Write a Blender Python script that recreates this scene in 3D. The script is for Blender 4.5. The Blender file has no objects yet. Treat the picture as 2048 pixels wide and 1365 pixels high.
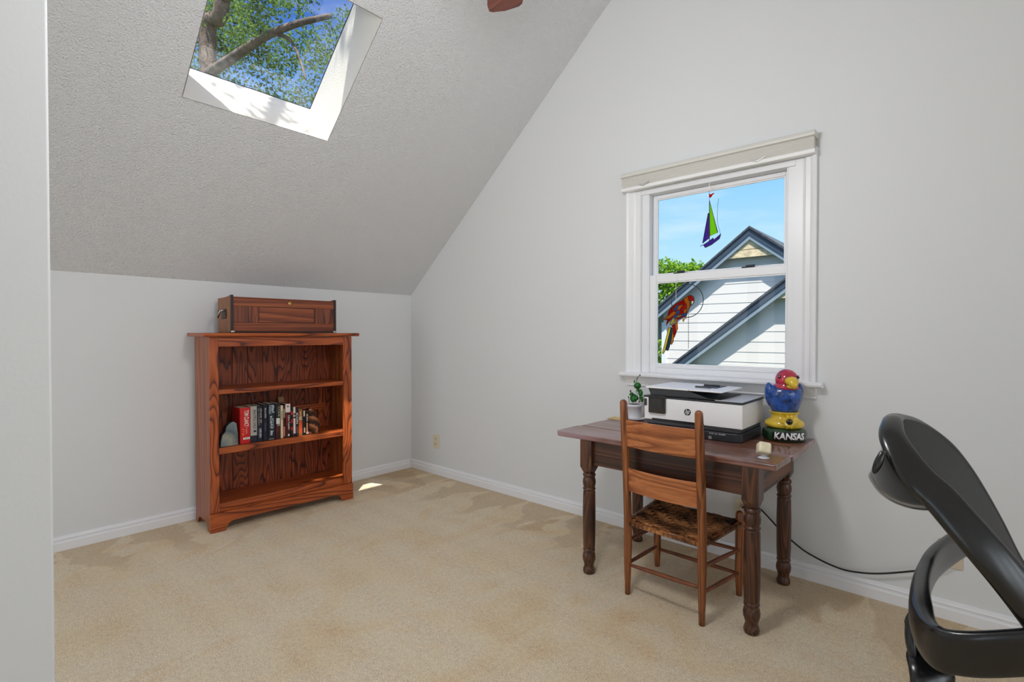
import bpy, bmesh, math, random
from mathutils import Vector, Matrix
from math import sin, cos, pi, radians
random.seed(7)
COL = bpy.context.scene.collection
SC = bpy.context.scene

# ------------------------------------------------------------------ camera
FPX = 1019.475; CX, CY = 1024.0, 682.5
CAM = Vector((4.2013, -3.1706, 1.35))
YAW, PITCH, ROLL = radians(131.761), radians(-0.7846), radians(0.0294)
FWD = Vector((cos(PITCH)*cos(YAW), cos(PITCH)*sin(YAW), sin(PITCH)))
RGT = Vector((sin(YAW), -cos(YAW), 0)); UPV = RGT.cross(FWD)
RGT, UPV = cos(ROLL)*RGT + sin(ROLL)*UPV, -sin(ROLL)*RGT + cos(ROLL)*UPV
def ray(px, py): return FWD + RGT*((px-CX)/FPX) - UPV*((py-CY)/FPX)
def aty(px, py, y=0.0):            # point of the photo on the plane y = const
    d = ray(px, py); return CAM + d*((y-CAM.y)/d.y)
def atz(px, py, z):
    d = ray(px, py); return CAM + d*((z-CAM.z)/d.z)
def atd(px, py, dep): return CAM + ray(px, py)*dep
cam = bpy.data.cameras.new('camera'); cam.sensor_width = 36; cam.lens = FPX/2048*36; cam.clip_start = .05; cam.clip_end = 300
co = bpy.data.objects.new('camera', cam); COL.objects.link(co)
m = Matrix((RGT, UPV, -FWD)).transposed().to_4x4(); m.translation = CAM; co.matrix_world = m
SC.camera = co

# ------------------------------------------------------------------ materials
def lin(c):
    return tuple(((v/255)/12.92 if v/255 <= .04045 else ((v/255+.055)/1.055)**2.4) for v in c) + (1,)
class NT:
    def __init__(s, name):
        s.m = bpy.data.materials.new(name); s.m.use_nodes = True; s.t = s.m.node_tree
        s.b = s.t.nodes['Principled BSDF']; s.out = s.t.nodes['Material Output']
    def n(s, typ, **kw):
        nd = s.t.nodes.new(typ)
        for k, v in kw.items():
            if k[0] == '_': nd.inputs[int(k[1:]) if k[1:].isdigit() else k[1:].replace('_', ' ')].default_value = v
            else: setattr(nd, k, v)
        return nd
    def l(s, a, b): s.t.links.new(a, b)
    def ramp(s, fac, stops, interp='LINEAR'):
        r = s.n('ShaderNodeValToRGB'); r.color_ramp.interpolation = interp
        el = r.color_ramp.elements
        while len(el) < len(stops): el.new(.5)
        for e, (p, c) in zip(el, stops): e.position = p; e.color = c if len(c) == 4 else lin(c)
        s.l(fac, r.inputs[0]); return r.outputs[0]
    def math(s, op, a, b=None):
        nd = s.n('ShaderNodeMath', operation=op)
        for i, v in enumerate((a, b)):
            if v is None: continue
            if hasattr(v, 'links'): s.l(v, nd.inputs[i])
            else: nd.inputs[i].default_value = v
        return nd.outputs[0]
    def mix(s, fac, a, b, blend='MIX'):
        nd = s.n('ShaderNodeMix', data_type='RGBA', blend_type=blend)
        for i, v in ((0, fac), (6, a), (7, b)):
            if hasattr(v, 'links'): s.l(v, nd.inputs[i])
            else: nd.inputs[i].default_value = v if i == 0 else (v if len(v) == 4 else lin(v))
        return nd.outputs[2]
    def coords(s, scale=(1, 1, 1), rnd=True, kind='Object'):
        tc = s.n('ShaderNodeTexCoord'); v = tc.outputs[kind]
        if rnd:
            oi = s.n('ShaderNodeObjectInfo'); mu = s.n('ShaderNodeVectorMath', operation='SCALE'); mu.inputs[0].default_value = (13, 7, 9)
            s.l(oi.outputs['Random'], mu.inputs['Scale']); ad = s.n('ShaderNodeVectorMath', operation='ADD')
            s.l(v, ad.inputs[0]); s.l(mu.outputs[0], ad.inputs[1]); v = ad.outputs[0]
        mp = s.n('ShaderNodeMapping'); mp.inputs['Scale'].default_value = scale; s.l(v, mp.inputs[0]); return mp.outputs[0]
    def noise(s, vec, scale, detail=2, rough=.5, dist=0):
        nd = s.n('ShaderNodeTexNoise', _Scale=scale, _Detail=detail, _Roughness=rough, _Distortion=dist)
        s.l(vec, nd.inputs['Vector']); return nd.outputs['Fac']
    def bump(s, h, strength=.3, dist=.01):
        b = s.n('ShaderNodeBump', _Strength=strength, _Distance=dist); s.l(h, b.inputs['Height']); s.l(b.outputs[0], s.b.inputs['Normal'])
def plain(name, c, rough=.5, metal=0, spec=.5, bump=None, var=None, coat=0):
    t = NT(name); t.b.inputs['Roughness'].default_value = rough; t.b.inputs['Metallic'].default_value = metal
    t.b.inputs['Specular IOR Level'].default_value = spec; t.b.inputs['Coat Weight'].default_value = coat
    t.b.inputs['Base Color'].default_value = lin(c)
    if var:
        v = t.coords(rnd=True); nz = t.noise(v, var[0], 3)
        t.l(t.ramp(nz, [(.3, tuple(max(0, x*(1-var[1])) for x in c)), (.7, tuple(min(255, x*(1+var[1])) for x in c))]), t.b.inputs['Base Color'])
    if bump:
        v = t.coords(rnd=False); t.bump(t.noise(v, bump[0], 3), bump[1], bump[2] if len(bump) > 2 else .005)
    return t.m
def wood(name, dark, mid, light, axis='x', freq=9, scale=2.2, stretch=.1, line=.35, rough=.4, fiber=.35, coat=0, blotch=None):
    t = NT(name); sc = [1, 1, 1]; sc['xyz'.index(axis)] = stretch
    v = t.coords(tuple(sc)); nz = t.noise(v, scale, 1.5, .4, .15)
    ph = t.math('FRACT', t.math('MULTIPLY', nz, freq))
    fs = [110, 110, 110]; fs['xyz'.index(axis)] = 5
    fb = t.noise(t.coords(tuple(fs)), 1, 2, .6)
    base = t.ramp(ph, [(0, tuple(a_*.55+b_*.45 for a_, b_ in zip(dark, mid))), (line*.2, dark), (line*.55, tuple(a_*.35+b_*.65 for a_, b_ in zip(dark, mid))), (line, mid), (.75, light), (1, mid)])
    c2 = t.ramp(fb, [(.3, (96, 88, 80)), (.62, (255, 255, 255))])
    c = t.mix(fiber, base, c2, 'MULTIPLY')
    if blotch:
        bl = t.noise(t.coords(tuple(blotch[2]) if len(blotch) > 2 else (1, 1, 1)), blotch[1], 3)
        c = t.mix(t.ramp(bl, [(.42, (0, 0, 0)), (.68, (255, 255, 255))]), c, blotch[0])
    t.l(c, t.b.inputs['Base Color']); t.b.inputs['Roughness'].default_value = rough; t.b.inputs['Coat Weight'].default_value = coat
    t.bump(fb, .12, .003); return t.m
M = {}
def wall_mat(name, c, sc, st, dist):
    t = NT(name); v = t.coords(rnd=False); t.b.inputs['Base Color'].default_value = lin(c); t.b.inputs['Roughness'].default_value = .65
    t.b.inputs['Specular IOR Level'].default_value = .25
    t.bump(t.noise(v, sc, 3, .6), st, dist); return t.m
M['wall'] = wall_mat('wall_paint', (221, 223, 225), 90, .12, .003)
M['trim'] = plain('trim_paint', (234, 235, 238), .35, bump=(60, .05))
M['vinyl'] = plain('vinyl', (234, 235, 238), .35)
def popcorn():
    t = NT('popcorn_ceiling'); v = t.coords(rnd=False); t.b.inputs['Base Color'].default_value = lin((240, 241, 244)); t.b.inputs['Roughness'].default_value = .8
    t.b.inputs['Specular IOR Level'].default_value = .1
    vo = t.n('ShaderNodeTexVoronoi', _Scale=130, feature='SMOOTH_F1'); t.l(v, vo.inputs['Vector'])
    nz = t.noise(v, 110, 4, .7); h = t.math('ADD', t.math('MULTIPLY', nz, 1.4), t.math('MULTIPLY', vo.outputs['Distance'], -.9))
    t.bump(h, 1.0, .0095); return t.m
M['popcorn'] = popcorn()
def carpet():
    t = NT('carpet_pile'); v = t.coords(rnd=False); t.b.inputs['Roughness'].default_value = 1; t.b.inputs['Specular IOR Level'].default_value = .05
    big = t.noise(t.coords((1.0, .55, 1), rnd=False), 2.3, 3, .55, 1.2); fine = t.noise(v, 170, 3, .75); mid = t.noise(v, 45, 3, .6)
    a = t.ramp(big, [(.26, (246, 213, 166)), (.45, (253, 231, 196)), (.6, (255, 238, 210)), (.78, (248, 218, 174))])
    b = t.ramp(fine, [(.34, (176, 160, 136)), (.52, (255, 255, 255))])
    c = t.mix(.75, a, b, 'MULTIPLY'); c = t.mix(.35, c, t.ramp(mid, [(.3, (200, 196, 190)), (.6, (255, 255, 255))]), 'MULTIPLY')
    # vacuum strokes: the pile lies alternately one way and the other
    w = t.n('ShaderNodeTexWave', wave_type='BANDS', bands_direction='Y', _Scale=1.3, _Distortion=5.5, _Detail=2.5); t.l(t.coords((.35, 1, 1), rnd=False), w.inputs['Vector'])
    c = t.mix(t.math('MULTIPLY', w.outputs['Fac'], .20), c, (255, 240, 204))
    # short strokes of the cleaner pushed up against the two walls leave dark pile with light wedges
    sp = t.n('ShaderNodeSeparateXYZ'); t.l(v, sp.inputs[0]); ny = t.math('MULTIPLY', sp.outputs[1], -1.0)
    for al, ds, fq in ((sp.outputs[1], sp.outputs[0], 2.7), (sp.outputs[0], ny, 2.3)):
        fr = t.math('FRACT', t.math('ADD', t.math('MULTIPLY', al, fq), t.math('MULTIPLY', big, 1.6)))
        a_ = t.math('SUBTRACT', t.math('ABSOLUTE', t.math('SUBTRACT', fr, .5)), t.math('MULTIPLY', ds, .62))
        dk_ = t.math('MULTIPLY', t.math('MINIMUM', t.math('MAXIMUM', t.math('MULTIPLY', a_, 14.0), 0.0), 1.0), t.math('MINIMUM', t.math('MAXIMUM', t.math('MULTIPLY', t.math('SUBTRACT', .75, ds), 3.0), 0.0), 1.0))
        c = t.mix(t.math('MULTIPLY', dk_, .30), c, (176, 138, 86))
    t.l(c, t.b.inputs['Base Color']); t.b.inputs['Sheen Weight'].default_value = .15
    t.bump(t.math('ADD', fine, t.math('MULTIPLY', mid, .25)), .9, .010); return t.m
M['carpet'] = carpet()
OAK = ((78, 27, 8), (162, 74, 29), (184, 92, 40))
M['oak_v'] = wood('oak_upright_grain', *OAK, axis='z', freq=22, scale=5.0, stretch=.26, line=.3, coat=.1)
M['oak_h'] = wood('oak_level_grain', *OAK, axis='x', freq=20, scale=6, stretch=.07, line=.3, coat=.1)
M['oak_side'] = wood('oak_side_grain', (120, 60, 26), (156, 82, 38), (166, 92, 46), axis='z', freq=9, scale=4, stretch=.05, line=.5, coat=.1)
def oak_back():
    m_ = wood('oak_back_planks', (56, 18, 6), (140, 60, 26), (158, 74, 32), axis='z', line=.4, freq=18, scale=9, stretch=.12, rough=.5); return m_
M['oak_back'] = oak_back()
MAH = ((104, 44, 18), (142, 68, 31), (158, 84, 42))
M['mah_h'] = wood('mahogany_level', *MAH, axis='x', freq=12, scale=5, stretch=.04, line=.6, coat=.1)
M['mah_v'] = wood('mahogany_upright', (66, 26, 13), (124, 58, 28), (144, 74, 38), axis='z', freq=16, scale=12, stretch=.02, line=.6, coat=.1)
M['case_end'] = plain('brown_end_leather', (140, 92, 58), .5, var=(20, .12))
M['dark_edge'] = plain('dark_edging', (42, 22, 16), .45)
M['desk_top'] = wood('worn_desk_top', (84, 48, 32), (128, 78, 56), (146, 98, 74), axis='x', freq=14, scale=6, stretch=.05, line=.5, rough=.3, coat=.35, blotch=((150, 122, 128), 2.4, (1, 2, 1)))
M['desk'] = wood('dark_desk_wood', (44, 22, 13), (80, 44, 26), (98, 56, 34), axis='x', freq=16, scale=6, stretch=.05, line=.6, rough=.45, coat=.1)
M['desk_v'] = wood('dark_desk_leg_wood', (44, 22, 13), (84, 46, 27), (102, 60, 36), axis='z', freq=14, scale=12, line=.6, stretch=.07, rough=.4, coat=.2)
M['chair_v'] = wood('chair_post_wood', (92, 48, 22), (146, 84, 42), (164, 100, 54), axis='z', freq=10, scale=14, stretch=.05, line=.6, rough=.45, coat=.1)
M['chair_h'] = wood('chair_slat_wood', (140, 76, 38), (184, 110, 62), (198, 126, 74), axis='x', freq=12, scale=8, stretch=.06, line=.6, rough=.45, coat=.1)
M['rung'] = plain('chair_rung_wood', (116, 62, 32), .42, var=(14, .18))
def splint():
    t = NT('splint_weave'); v = t.coords(rnd=False); big = t.noise(v, 6, 3, .6); st = t.noise(v, 90, 2)
    c = t.ramp(big, [(.36, (46, 27, 16)), (.47, (134, 84, 47)), (.6, (204, 140, 84))])
    c = t.mix(.6, c, t.ramp(st, [(.35, (110, 100, 90)), (.6, (255, 255, 255))]), 'MULTIPLY'); t.l(c, t.b.inputs['Base Color'])
    t.b.inputs['Roughness'].default_value = .5; return t.m
M['splint'] = splint()
M['black_gloss'] = plain('black_screen', (8, 8, 9), .12)
M['charcoal'] = plain('charcoal_plastic', (44, 46, 50), .4)
M['darkgrey'] = plain('dark_grey_plastic', (62, 64, 68), .4)
M['printer_white'] = plain('white_plastic', (246, 246, 245), .45)
M['lightgrey'] = plain('light_grey_plastic', (196, 198, 202), .4)
M['white'] = plain('white_paint', (240, 240, 240), .4)
M['ivory'] = plain('ivory_plastic', (222, 212, 186), .4)
M['almond'] = plain('almond_plastic', (206, 192, 170), .45)
M['slot'] = plain('dark_slot', (40, 32, 20), .6)
M['brass'] = plain('brass', (205, 170, 100), .3, 1)
M['nickel'] = plain('nickel', (200, 196, 190), .3, 1)
M['black'] = plain('black_plastic', (16, 16, 17), .35)
M['frame_black'] = plain('chair_frame_plastic', (14, 14, 15), .26, spec=.7, bump=(140, .05, .002))
M['cowl_grey'] = plain('grey_plastic', (128, 130, 134), .3)
M['cord'] = plain('black_rubber', (18, 18, 20), .5)
M['fabric'] = plain('shade_fabric', (204, 202, 196), .85, bump=(200, .1))
M['blade'] = wood('fan_blade_walnut', (58, 26, 18), (88, 44, 32), (100, 54, 40), axis='x', freq=4, scale=9, stretch=.05, line=.5)
M['bronze'] = plain('fan_bronze', (60, 42, 32), .4, .7)
M['page'] = plain('paper_pages', (206, 190, 160), .8)
M['cream'] = plain('cream_paper', (226, 214, 186), .7)
M['tanpaper'] = plain('tan_paper', (168, 128, 92), .8)
def mesh_fabric():
    t = NT('open_mesh_fabric'); v = t.coords(rnd=False, kind='UV'); br = t.n('ShaderNodeTexBrick', _Scale=1, _Mortar_Size=.09, _Brick_Width=.62, _Row_Height=.5)
    br.inputs['Color1'].default_value = (1, 1, 1, 1); br.inputs['Color2'].default_value = (1, 1, 1, 1); br.inputs['Mortar'].default_value = (0, 0, 0, 1)
    t.l(v, br.inputs['Vector'])
    t.l(t.mix(br.outputs['Fac'], (40, 40, 42), (4, 4, 5)), t.b.inputs['Base Color']); t.b.inputs['Roughness'].default_value = .6
    t.bump(t.math('SUBTRACT', 1.0, br.outputs['Fac']), .8, .006); return t.m
M['netting'] = mesh_fabric()
def glass(name, tint, ior=1.45):
    t = NT(name); t.t.nodes.remove(t.b); fr = t.n('ShaderNodeFresnel'); ge = t.n('ShaderNodeNewGeometry'); t.l(t.math('POWER', ior, t.math('SUBTRACT', 1.0, t.math('MULTIPLY', ge.outputs['Backfacing'], 2.0))), fr.inputs['IOR'])
    tr = t.n('ShaderNodeBsdfTransparent'); tr.inputs[0].default_value = tint; gl = t.n('ShaderNodeBsdfGlossy', _Roughness=.0)
    mx = t.n('ShaderNodeMixShader'); t.l(fr.outputs[0], mx.inputs[0]); t.l(tr.outputs[0], mx.inputs[1]); t.l(gl.outputs[0], mx.inputs[2]); t.l(mx.outputs[0], t.out.inputs[0]); return t.m
M['pane'] = glass('window_glass', (.97, .985, 1, 1), 1.25)
M['skypane'] = glass('skylight_glass', (.88, .94, 1, 1), 2.0)
def stained(name, c):
    t = NT(name); t.t.nodes.remove(t.b); cc = lin(c)
    tr = t.n('ShaderNodeBsdfTranslucent'); tr.inputs[0].default_value = cc; df = t.n('ShaderNodeBsdfDiffuse'); df.inputs[0].default_value = cc
    tp = t.n('ShaderNodeBsdfTransparent'); tp.inputs[0].default_value = cc
    m1 = t.n('ShaderNodeMixShader'); m1.inputs[0].default_value = .5; t.l(tr.outputs[0], m1.inputs[1]); t.l(df.outputs[0], m1.inputs[2])
    m2 = t.n('ShaderNodeMixShader'); m2.inputs[0].default_value = .55; t.l(m1.outputs[0], m2.inputs[1]); t.l(tp.outputs[0], m2.inputs[2]); t.l(m2.outputs[0], t.out.inputs[0]); return t.m
for k, c in dict(sred=(236, 50, 28), sorange=(255, 168, 40), syellow=(250, 230, 90), sblue=(84, 130, 226), steal=(70, 110, 130), slime=(182, 240, 60), spurple=(120, 84, 190), sdred=(206, 44, 30), sgreen=(120, 170, 60)).items(): M[k] = stained('glass_'+k[1:], c)
def leafmat(name, a, b, trans=.5):
    t = NT(name); t.t.nodes.remove(t.b); v = t.coords(rnd=False); nz = t.noise(v, 4.0, 3, .7)
    c = t.ramp(nz, [(.35, a), (.65, b)])
    df = t.n('ShaderNodeBsdfDiffuse'); tr = t.n('ShaderNodeBsdfTranslucent'); t.l(c, df.inputs[0]); t.l(c, tr.inputs[0])
    mx = t.n('ShaderNodeMixShader'); mx.inputs[0].default_value = trans; t.l(df.outputs[0], mx.inputs[1]); t.l(tr.outputs[0], mx.inputs[2]); t.l(mx.outputs[0], t.out.inputs[0]); return t.m
M['leaf'] = leafmat('tree_leaves', (44, 80, 56), (148, 178, 84), .45)
M['leaf2'] = leafmat('shrub_leaves', (78, 128, 30), (160, 196, 66), .45)
M['bark'] = plain('bark', (112, 96, 84), .9, bump=(30, .6, .02), var=(8, .25))
M['houseleaf'] = plain('glossy_leaf', (24, 92, 30), .35, var=(30, .4))
M['soil'] = plain('soil', (42, 34, 28), .95, bump=(120, .8, .004))
def siding():
    t = NT('painted_siding'); v = t.coords(rnd=False); t.b.inputs['Base Color'].default_value = lin((226, 222, 215)); t.b.inputs['Roughness'].default_value = .6; return t.m
M['siding'] = siding()
M['fascia'] = plain('fascia_paint', (60, 74, 90), .5)
M['softrim'] = plain('rake_trim_paint', (138, 154, 166), .5)
M['shingle'] = plain('roof_shingle', (66, 72, 80), .9, var=(30, .3), bump=(40, .5, .01))
M['gablecream'] = plain('cream_gable_board', (214, 196, 158), .7, var=(14, .12))
M['lawn'] = plain('lawn_grass', (58, 70, 46), .95, var=(3, .3))
M['roofply'] = plain('roof_deck', (90, 84, 78), .9)

# ------------------------------------------------------------------ mesh helpers
class MB:
    def __init__(s): s.bm = bmesh.new()
    def box(s, x0, x1, y0, y1, z0, z1, mtx=None):
        vs = [s.bm.verts.new(Vector(p)) for p in ((x0,y0,z0),(x1,y0,z0),(x1,y1,z0),(x0,y1,z0),(x0,y0,z1),(x1,y0,z1),(x1,y1,z1),(x0,y1,z1))]
        for f in ((0,3,2,1),(4,5,6,7),(0,1,5,4),(1,2,6,5),(2,3,7,6),(3,0,4,7)): s.bm.faces.new([vs[i] for i in f])
        if mtx:
            for v in vs: v.co = mtx @ v.co
        return s
    def prism(s, poly, fn, t0, t1):      # poly (a,b) -> fn(a,b,t)
        A = [s.bm.verts.new(Vector(fn(a, b, t0))) for a, b in poly]; B = [s.bm.verts.new(Vector(fn(a, b, t1))) for a, b in poly]
        n = len(poly); s.bm.faces.new(A); s.bm.faces.new(B[::-1])
        for i in range(n): s.bm.faces.new((A[(i+1) % n], A[i], B[i], B[(i+1) % n]))
        return s
    def lathe(s, prof, seg=24, c=(0, 0, 0), mtx=None, cap=True):
        rings = []
        for z, r in prof:
            rr = []
            for k in range(seg):
                p = Vector((c[0]+r*cos(2*pi*k/seg), c[1]+r*sin(2*pi*k/seg), c[2]+z)); rr.append(s.bm.verts.new(mtx @ p if mtx else p))
            rings.append(rr)
        for a, b in zip(rings, rings[1:]):
            for k in range(seg): s.bm.faces.new((a[k], a[(k+1) % seg], b[(k+1) % seg], b[k]))
        if cap:
            s.bm.faces.new(rings[0][::-1]); s.bm.faces.new(rings[-1])
        return s
    def tube(s, pts, r, seg=8, closed=False, flat=None, side=None):
        # sweep an ellipse (r, r*flat) along pts; side = direction(s) of the r axis
        pts = [Vector(p) for p in pts]; n = len(pts); rings = []
        rs = r if isinstance(r, (list, tuple)) else [r]*n
        prev = None
        for i, p in enumerate(pts):
            if closed: t = pts[(i+1) % n]-pts[i-1]
            else: t = pts[min(i+1, n-1)]-pts[max(i-1, 0)]
            t.normalize()
            if side is not None: a = side[i] if isinstance(side, list) else side
            else:
                a = prev if prev is not None else (Vector((0, 0, 1)) if abs(t.z) < .9 else Vector((1, 0, 0)))
            a = (a - t*a.dot(t)).normalized(); prev = a; b = t.cross(a)
            fl = 1 if flat is None else flat
            rings.append([s.bm.verts.new(p + a*(rs[i]*cos(2*pi*k/seg)) + b*(rs[i]*fl*sin(2*pi*k/seg))) for k in range(seg)])
        for i in range(n if closed else n-1):
            A, B = rings[i], rings[(i+1) % n]
            for k in range(seg): s.bm.faces.new((A[k], A[(k+1) % seg], B[(k+1) % seg], B[k]))
        if not closed: s.bm.faces.new(rings[0][::-1]); s.bm.faces.new(rings[-1])
        return s
    def sweep(s, pts, sec, A, B, closed=False):   # section points (a,b) placed along per-point axes A[i],B[i]
        rings = [[s.bm.verts.new(Vector(p)+A[i]*a+B[i]*b) for a, b in (sec[i] if isinstance(sec[0], list) else sec)] for i, p in enumerate(pts)]
        n = len(pts); k_ = len(rings[0])
        for i in range(n if closed else n-1):
            X, Y = rings[i], rings[(i+1) % n]
            for k in range(k_): s.bm.faces.new((X[k], X[(k+1) % k_], Y[(k+1) % k_], Y[k]))
        if not closed: s.bm.faces.new(rings[0][::-1]); s.bm.faces.new(rings[-1])
        return s
    def ball(s, c, r, sc=(1, 1, 1), rot=None, u=20, v=14):
        g = bmesh.ops.create_uvsphere(s.bm, u_segments=u, v_segments=v, radius=r)
        for w in g['verts']:
            p = Vector((w.co.x*sc[0], w.co.y*sc[1], w.co.z*sc[2]))
            if rot: p = rot @ p
            w.co = p + Vector(c)
        return s
    def grid(s, P, uvs=None):             # P[i][j] points
        V = [[s.bm.verts.new(Vector(p)) for p in row] for row in P]; uvl = s.bm.loops.layers.uv.verify() if uvs else None
        for i in range(len(V)-1):
            for j in range(len(V[0])-1):
                f = s.bm.faces.new((V[i][j], V[i+1][j], V[i+1][j+1], V[i][j+1]))
                if uvs:
                    for lp, (a, b) in zip(f.loops, ((i, j), (i+1, j), (i+1, j+1), (i, j+1))): lp[uvl].uv = uvs[a][b]
        return s
    def quad(s, *p):
        s.bm.faces.new([s.bm.verts.new(Vector(q)) for q in p]); return s
    def build(s, name, mat, parent=None, smooth=False, bevel=0, bseg=2, sub=0, loc=None, normals=True, solid=0):
        if normals: bmesh.ops.recalc_face_normals(s.bm, faces=s.bm.faces)
        me = bpy.data.meshes.new(name); s.bm.to_mesh(me); s.bm.free()
        me.materials.append(M[mat] if isinstance(mat, str) else mat)
        o = bpy.data.objects.new(name, me); COL.objects.link(o)
        if loc is not None: o.location = loc
        if parent: o.parent = parent
        if smooth:
            for p in me.polygons: p.use_smooth = True
        if solid:
            md = o.modifiers.new('s', 'SOLIDIFY'); md.thickness = solid; md.offset = 0
        if bevel:
            md = o.modifiers.new('b', 'BEVEL'); md.width = bevel; md.segments = bseg; md.limit_method = 'ANGLE'; md.angle_limit = radians(40); md.harden_normals = False
            for p in me.polygons: p.use_smooth = True
            ed = o.modifiers.new('w', 'WEIGHTED_NORMAL'); ed.keep_sharp = True
        if sub:
            md = o.modifiers.new('u', 'SUBSURF'); md.levels = sub; md.render_levels = sub
        return o
def tag(o, label=None, cat=None, group=None, kind=None):
    for k, v in (('label', label), ('category', cat), ('group', group), ('kind', kind)):
        if v: o[k] = v
    return o
def thing(name, label, cat, loc=(0, 0, 0), rz=0, group=None, kind=None):
    o = bpy.data.objects.new(name, None); COL.objects.link(o); o.location = loc; o.rotation_euler = (0, 0, rz); o.empty_display_size = .05
    return tag(o, label, cat, group, kind)
def struct(name, mb, mat, **kw): return tag(mb.build(name, mat, **kw), kind='structure')
def text_mb(txt, w, h, depth, bold=0, shear=0, fill=True):
    if txt[0] == '~':      # print too small to read in the photo: a row of letter-sized strokes
        mb = MB(); n = int(txt[1:]); p = w/n; rr = random.Random(n*7+int(w*1e5))
        for k in range(n):
            x = k*p; st = p*.24
            if n > 7 and rr.random() < .12: continue
            hh = h*rr.choice((1, 1, .8))
            mb.quad((x, 0, 0), (x+st, 0, 0), (x+st, hh, 0), (x, hh, 0))
            for yy in rr.sample((0, .42, .8), 2):
                mb.quad((x+st, hh*yy, 0), (x+p*.74, hh*yy, 0), (x+p*.74, hh*(yy+.2), 0), (x+st, hh*(yy+.2), 0))
            if rr.random() < .6: mb.quad((x+p*.56, 0, 0), (x+p*.78, 0, 0), (x+p*.78, hh, 0), (x+p*.56, hh, 0))
        return mb
    c = bpy.data.curves.new('t', 'FONT'); c.body = txt; c.size = 1; c.extrude = 0; c.offset = bold; c.shear = shear; c.resolution_u = 3
    o = bpy.data.objects.new('t', c); COL.objects.link(o); dg = bpy.context.evaluated_depsgraph_get(); dg.update()
    me = bpy.data.meshes.new_from_object(o.evaluated_get(dg)); bpy.data.objects.remove(o); bpy.data.curves.remove(c)
    mb = MB(); mb.bm.from_mesh(me); bpy.data.meshes.remove(me)
    xs = [v.co.x for v in mb.bm.verts]; ys = [v.co.y for v in mb.bm.verts]
    x0, x1, y0, y1 = min(xs), max(xs), min(ys), max(ys)
    for v in mb.bm.verts: v.co = Vector(((v.co.x-x0)/(x1-x0)*w, (v.co.y-y0)/(y1-y0)*h, 0))
    if depth:
        r = bmesh.ops.extrude_face_region(mb.bm, geom=mb.bm.faces[:]); 
        for e in r['geom']:
            if isinstance(e, bmesh.types.BMVert): e.co.z += depth
    return mb
def xf(mb, fn):
    for v in mb.bm.verts: v.co = Vector(fn(*v.co))
    return mb
def catmull(pts, n=8, closed=False):
    P = [Vector(p) for p in pts]; out = []; N = len(P)
    rng = range(N) if closed else range(N-1)
    for i in rng:
        p0 = P[(i-1) % N] if closed or i > 0 else P[0]*2-P[1]; p1 = P[i]; p2 = P[(i+1) % N]
        p3 = P[(i+2) % N] if closed or i+2 < N else P[-1]*2-P[-2]
        for k in range(n):
            t = k/n; out.append(.5*((2*p1)+(p2-p0)*t+(2*p0-5*p1+4*p2-p3)*t*t+(3*p1-p0-3*p2+p3)*t**3))
    if not closed: out.append(P[-1])
    return out

# ------------------------------------------------------------------ room shell
HK, SL = 1.74, .854                     # knee wall height, ceiling slope
CZ = 3.86; CXF = (CZ-HK)/SL             # level ceiling height and where the slope meets it
XE, YF = 9.5, -6.4                      # far ends of the room, behind the camera
struct('floor', MB().box(-.15, XE+.15, YF-.15, .15, -.2, 0), 'carpet')
struct('wall_left', MB().box(-.15, 0, YF-.15, .15, 0, HK+.0), 'wall')
WX0, WX1, WZ0, WZ1 = 2.552, 3.49, 1.062, 2.335
w = MB().box(0, WX0, 0, .15, 0, CZ+.3).box(WX1, XE+.15, 0, .15, 0, CZ+.3).box(WX0, WX1, 0, .15, 0, WZ0).box(WX0, WX1, 0, .15, WZ1, CZ+.3)
struct('wall_right', w, 'wall')
# wall behind the camera: three tall openings, unseen, added to hold fill lamps
w = MB()
OPN = [(.35, 1.25), (1.45, 2.35), (4.2, 5.1)]
xs = [-.15] + [v for o in OPN for v in o] + [XE+.15]
for a, b in zip(xs[::2], xs[1::2]): w.box(a, b, YF-.15, YF, 0, CZ+.3)
for a, b in OPN: w.box(a, b, YF-.15, YF, 0, .8).box(a, b, YF-.15, YF, 2.6, CZ+.3)
struct('wall_front', w, 'wall')
OPR = [(-5.6, -4.7), (-4.0, -3.1), (-2.4, -1.5)]  # unseen openings added for the fill lamps at this end
w = MB(); ys = [YF] + [v for o in OPR for v in o] + [0]
for a, b in zip(ys[::2], ys[1::2]): w.box(XE, XE+.15, a, b, 0, CZ+.3)
for a, b in OPR: w.box(XE, XE+.15, a, b, 0, .8).box(XE, XE+.15, a, b, 2.6, CZ+.3)
struct('wall_rear', w, 'wall')
struct('wall_near', MB().box(2.58, 2.70, YF+.002, -3.009, .0, CZ-.0005), plain('partition_paint', (222, 224, 226), .6, spec=.25, bump=(90, .1, .003)), bevel=.006)
# sloped ceiling slab with the skylight well cut through it
NV = Vector((-SL, 0, 1)).normalized(); UV = Vector((1, 0, SL)).normalized(); THK = .36
SO = Vector((0, 0, HK)); L1 = CXF*math.sqrt(1+SL*SL)
def slope(u, y, n): p = SO+UV*u+NV*n; return Vector((p.x, y, p.z))
U0, U1 = 1.035*math.sqrt(1+SL*SL), 1.672*math.sqrt(1+SL*SL); SY0, SY1 = -2.296, -1.455
def sbox(mb, u0, u1, y0, y1, n0, n1):
    return mb.prism([(u0, y0), (u1, y0), (u1, y1), (u0, y1)], lambda a, b, t: slope(a, b, t), n0, n1)
c = MB(); sbox(c, -.15, U0, YF-.15, .15, 0, THK); sbox(c, U1, L1+.25, YF-.15, .15, 0, THK); sbox(c, U0, U1, YF-.15, SY0, 0, THK); sbox(c, U0, U1, SY1, .15, 0, THK)
struct('ceiling', c, 'popcorn')
struct('ceiling_flat', MB().box(CXF, XE+.15, YF-.15, .15, CZ, CZ+.35), 'popcorn')
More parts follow.
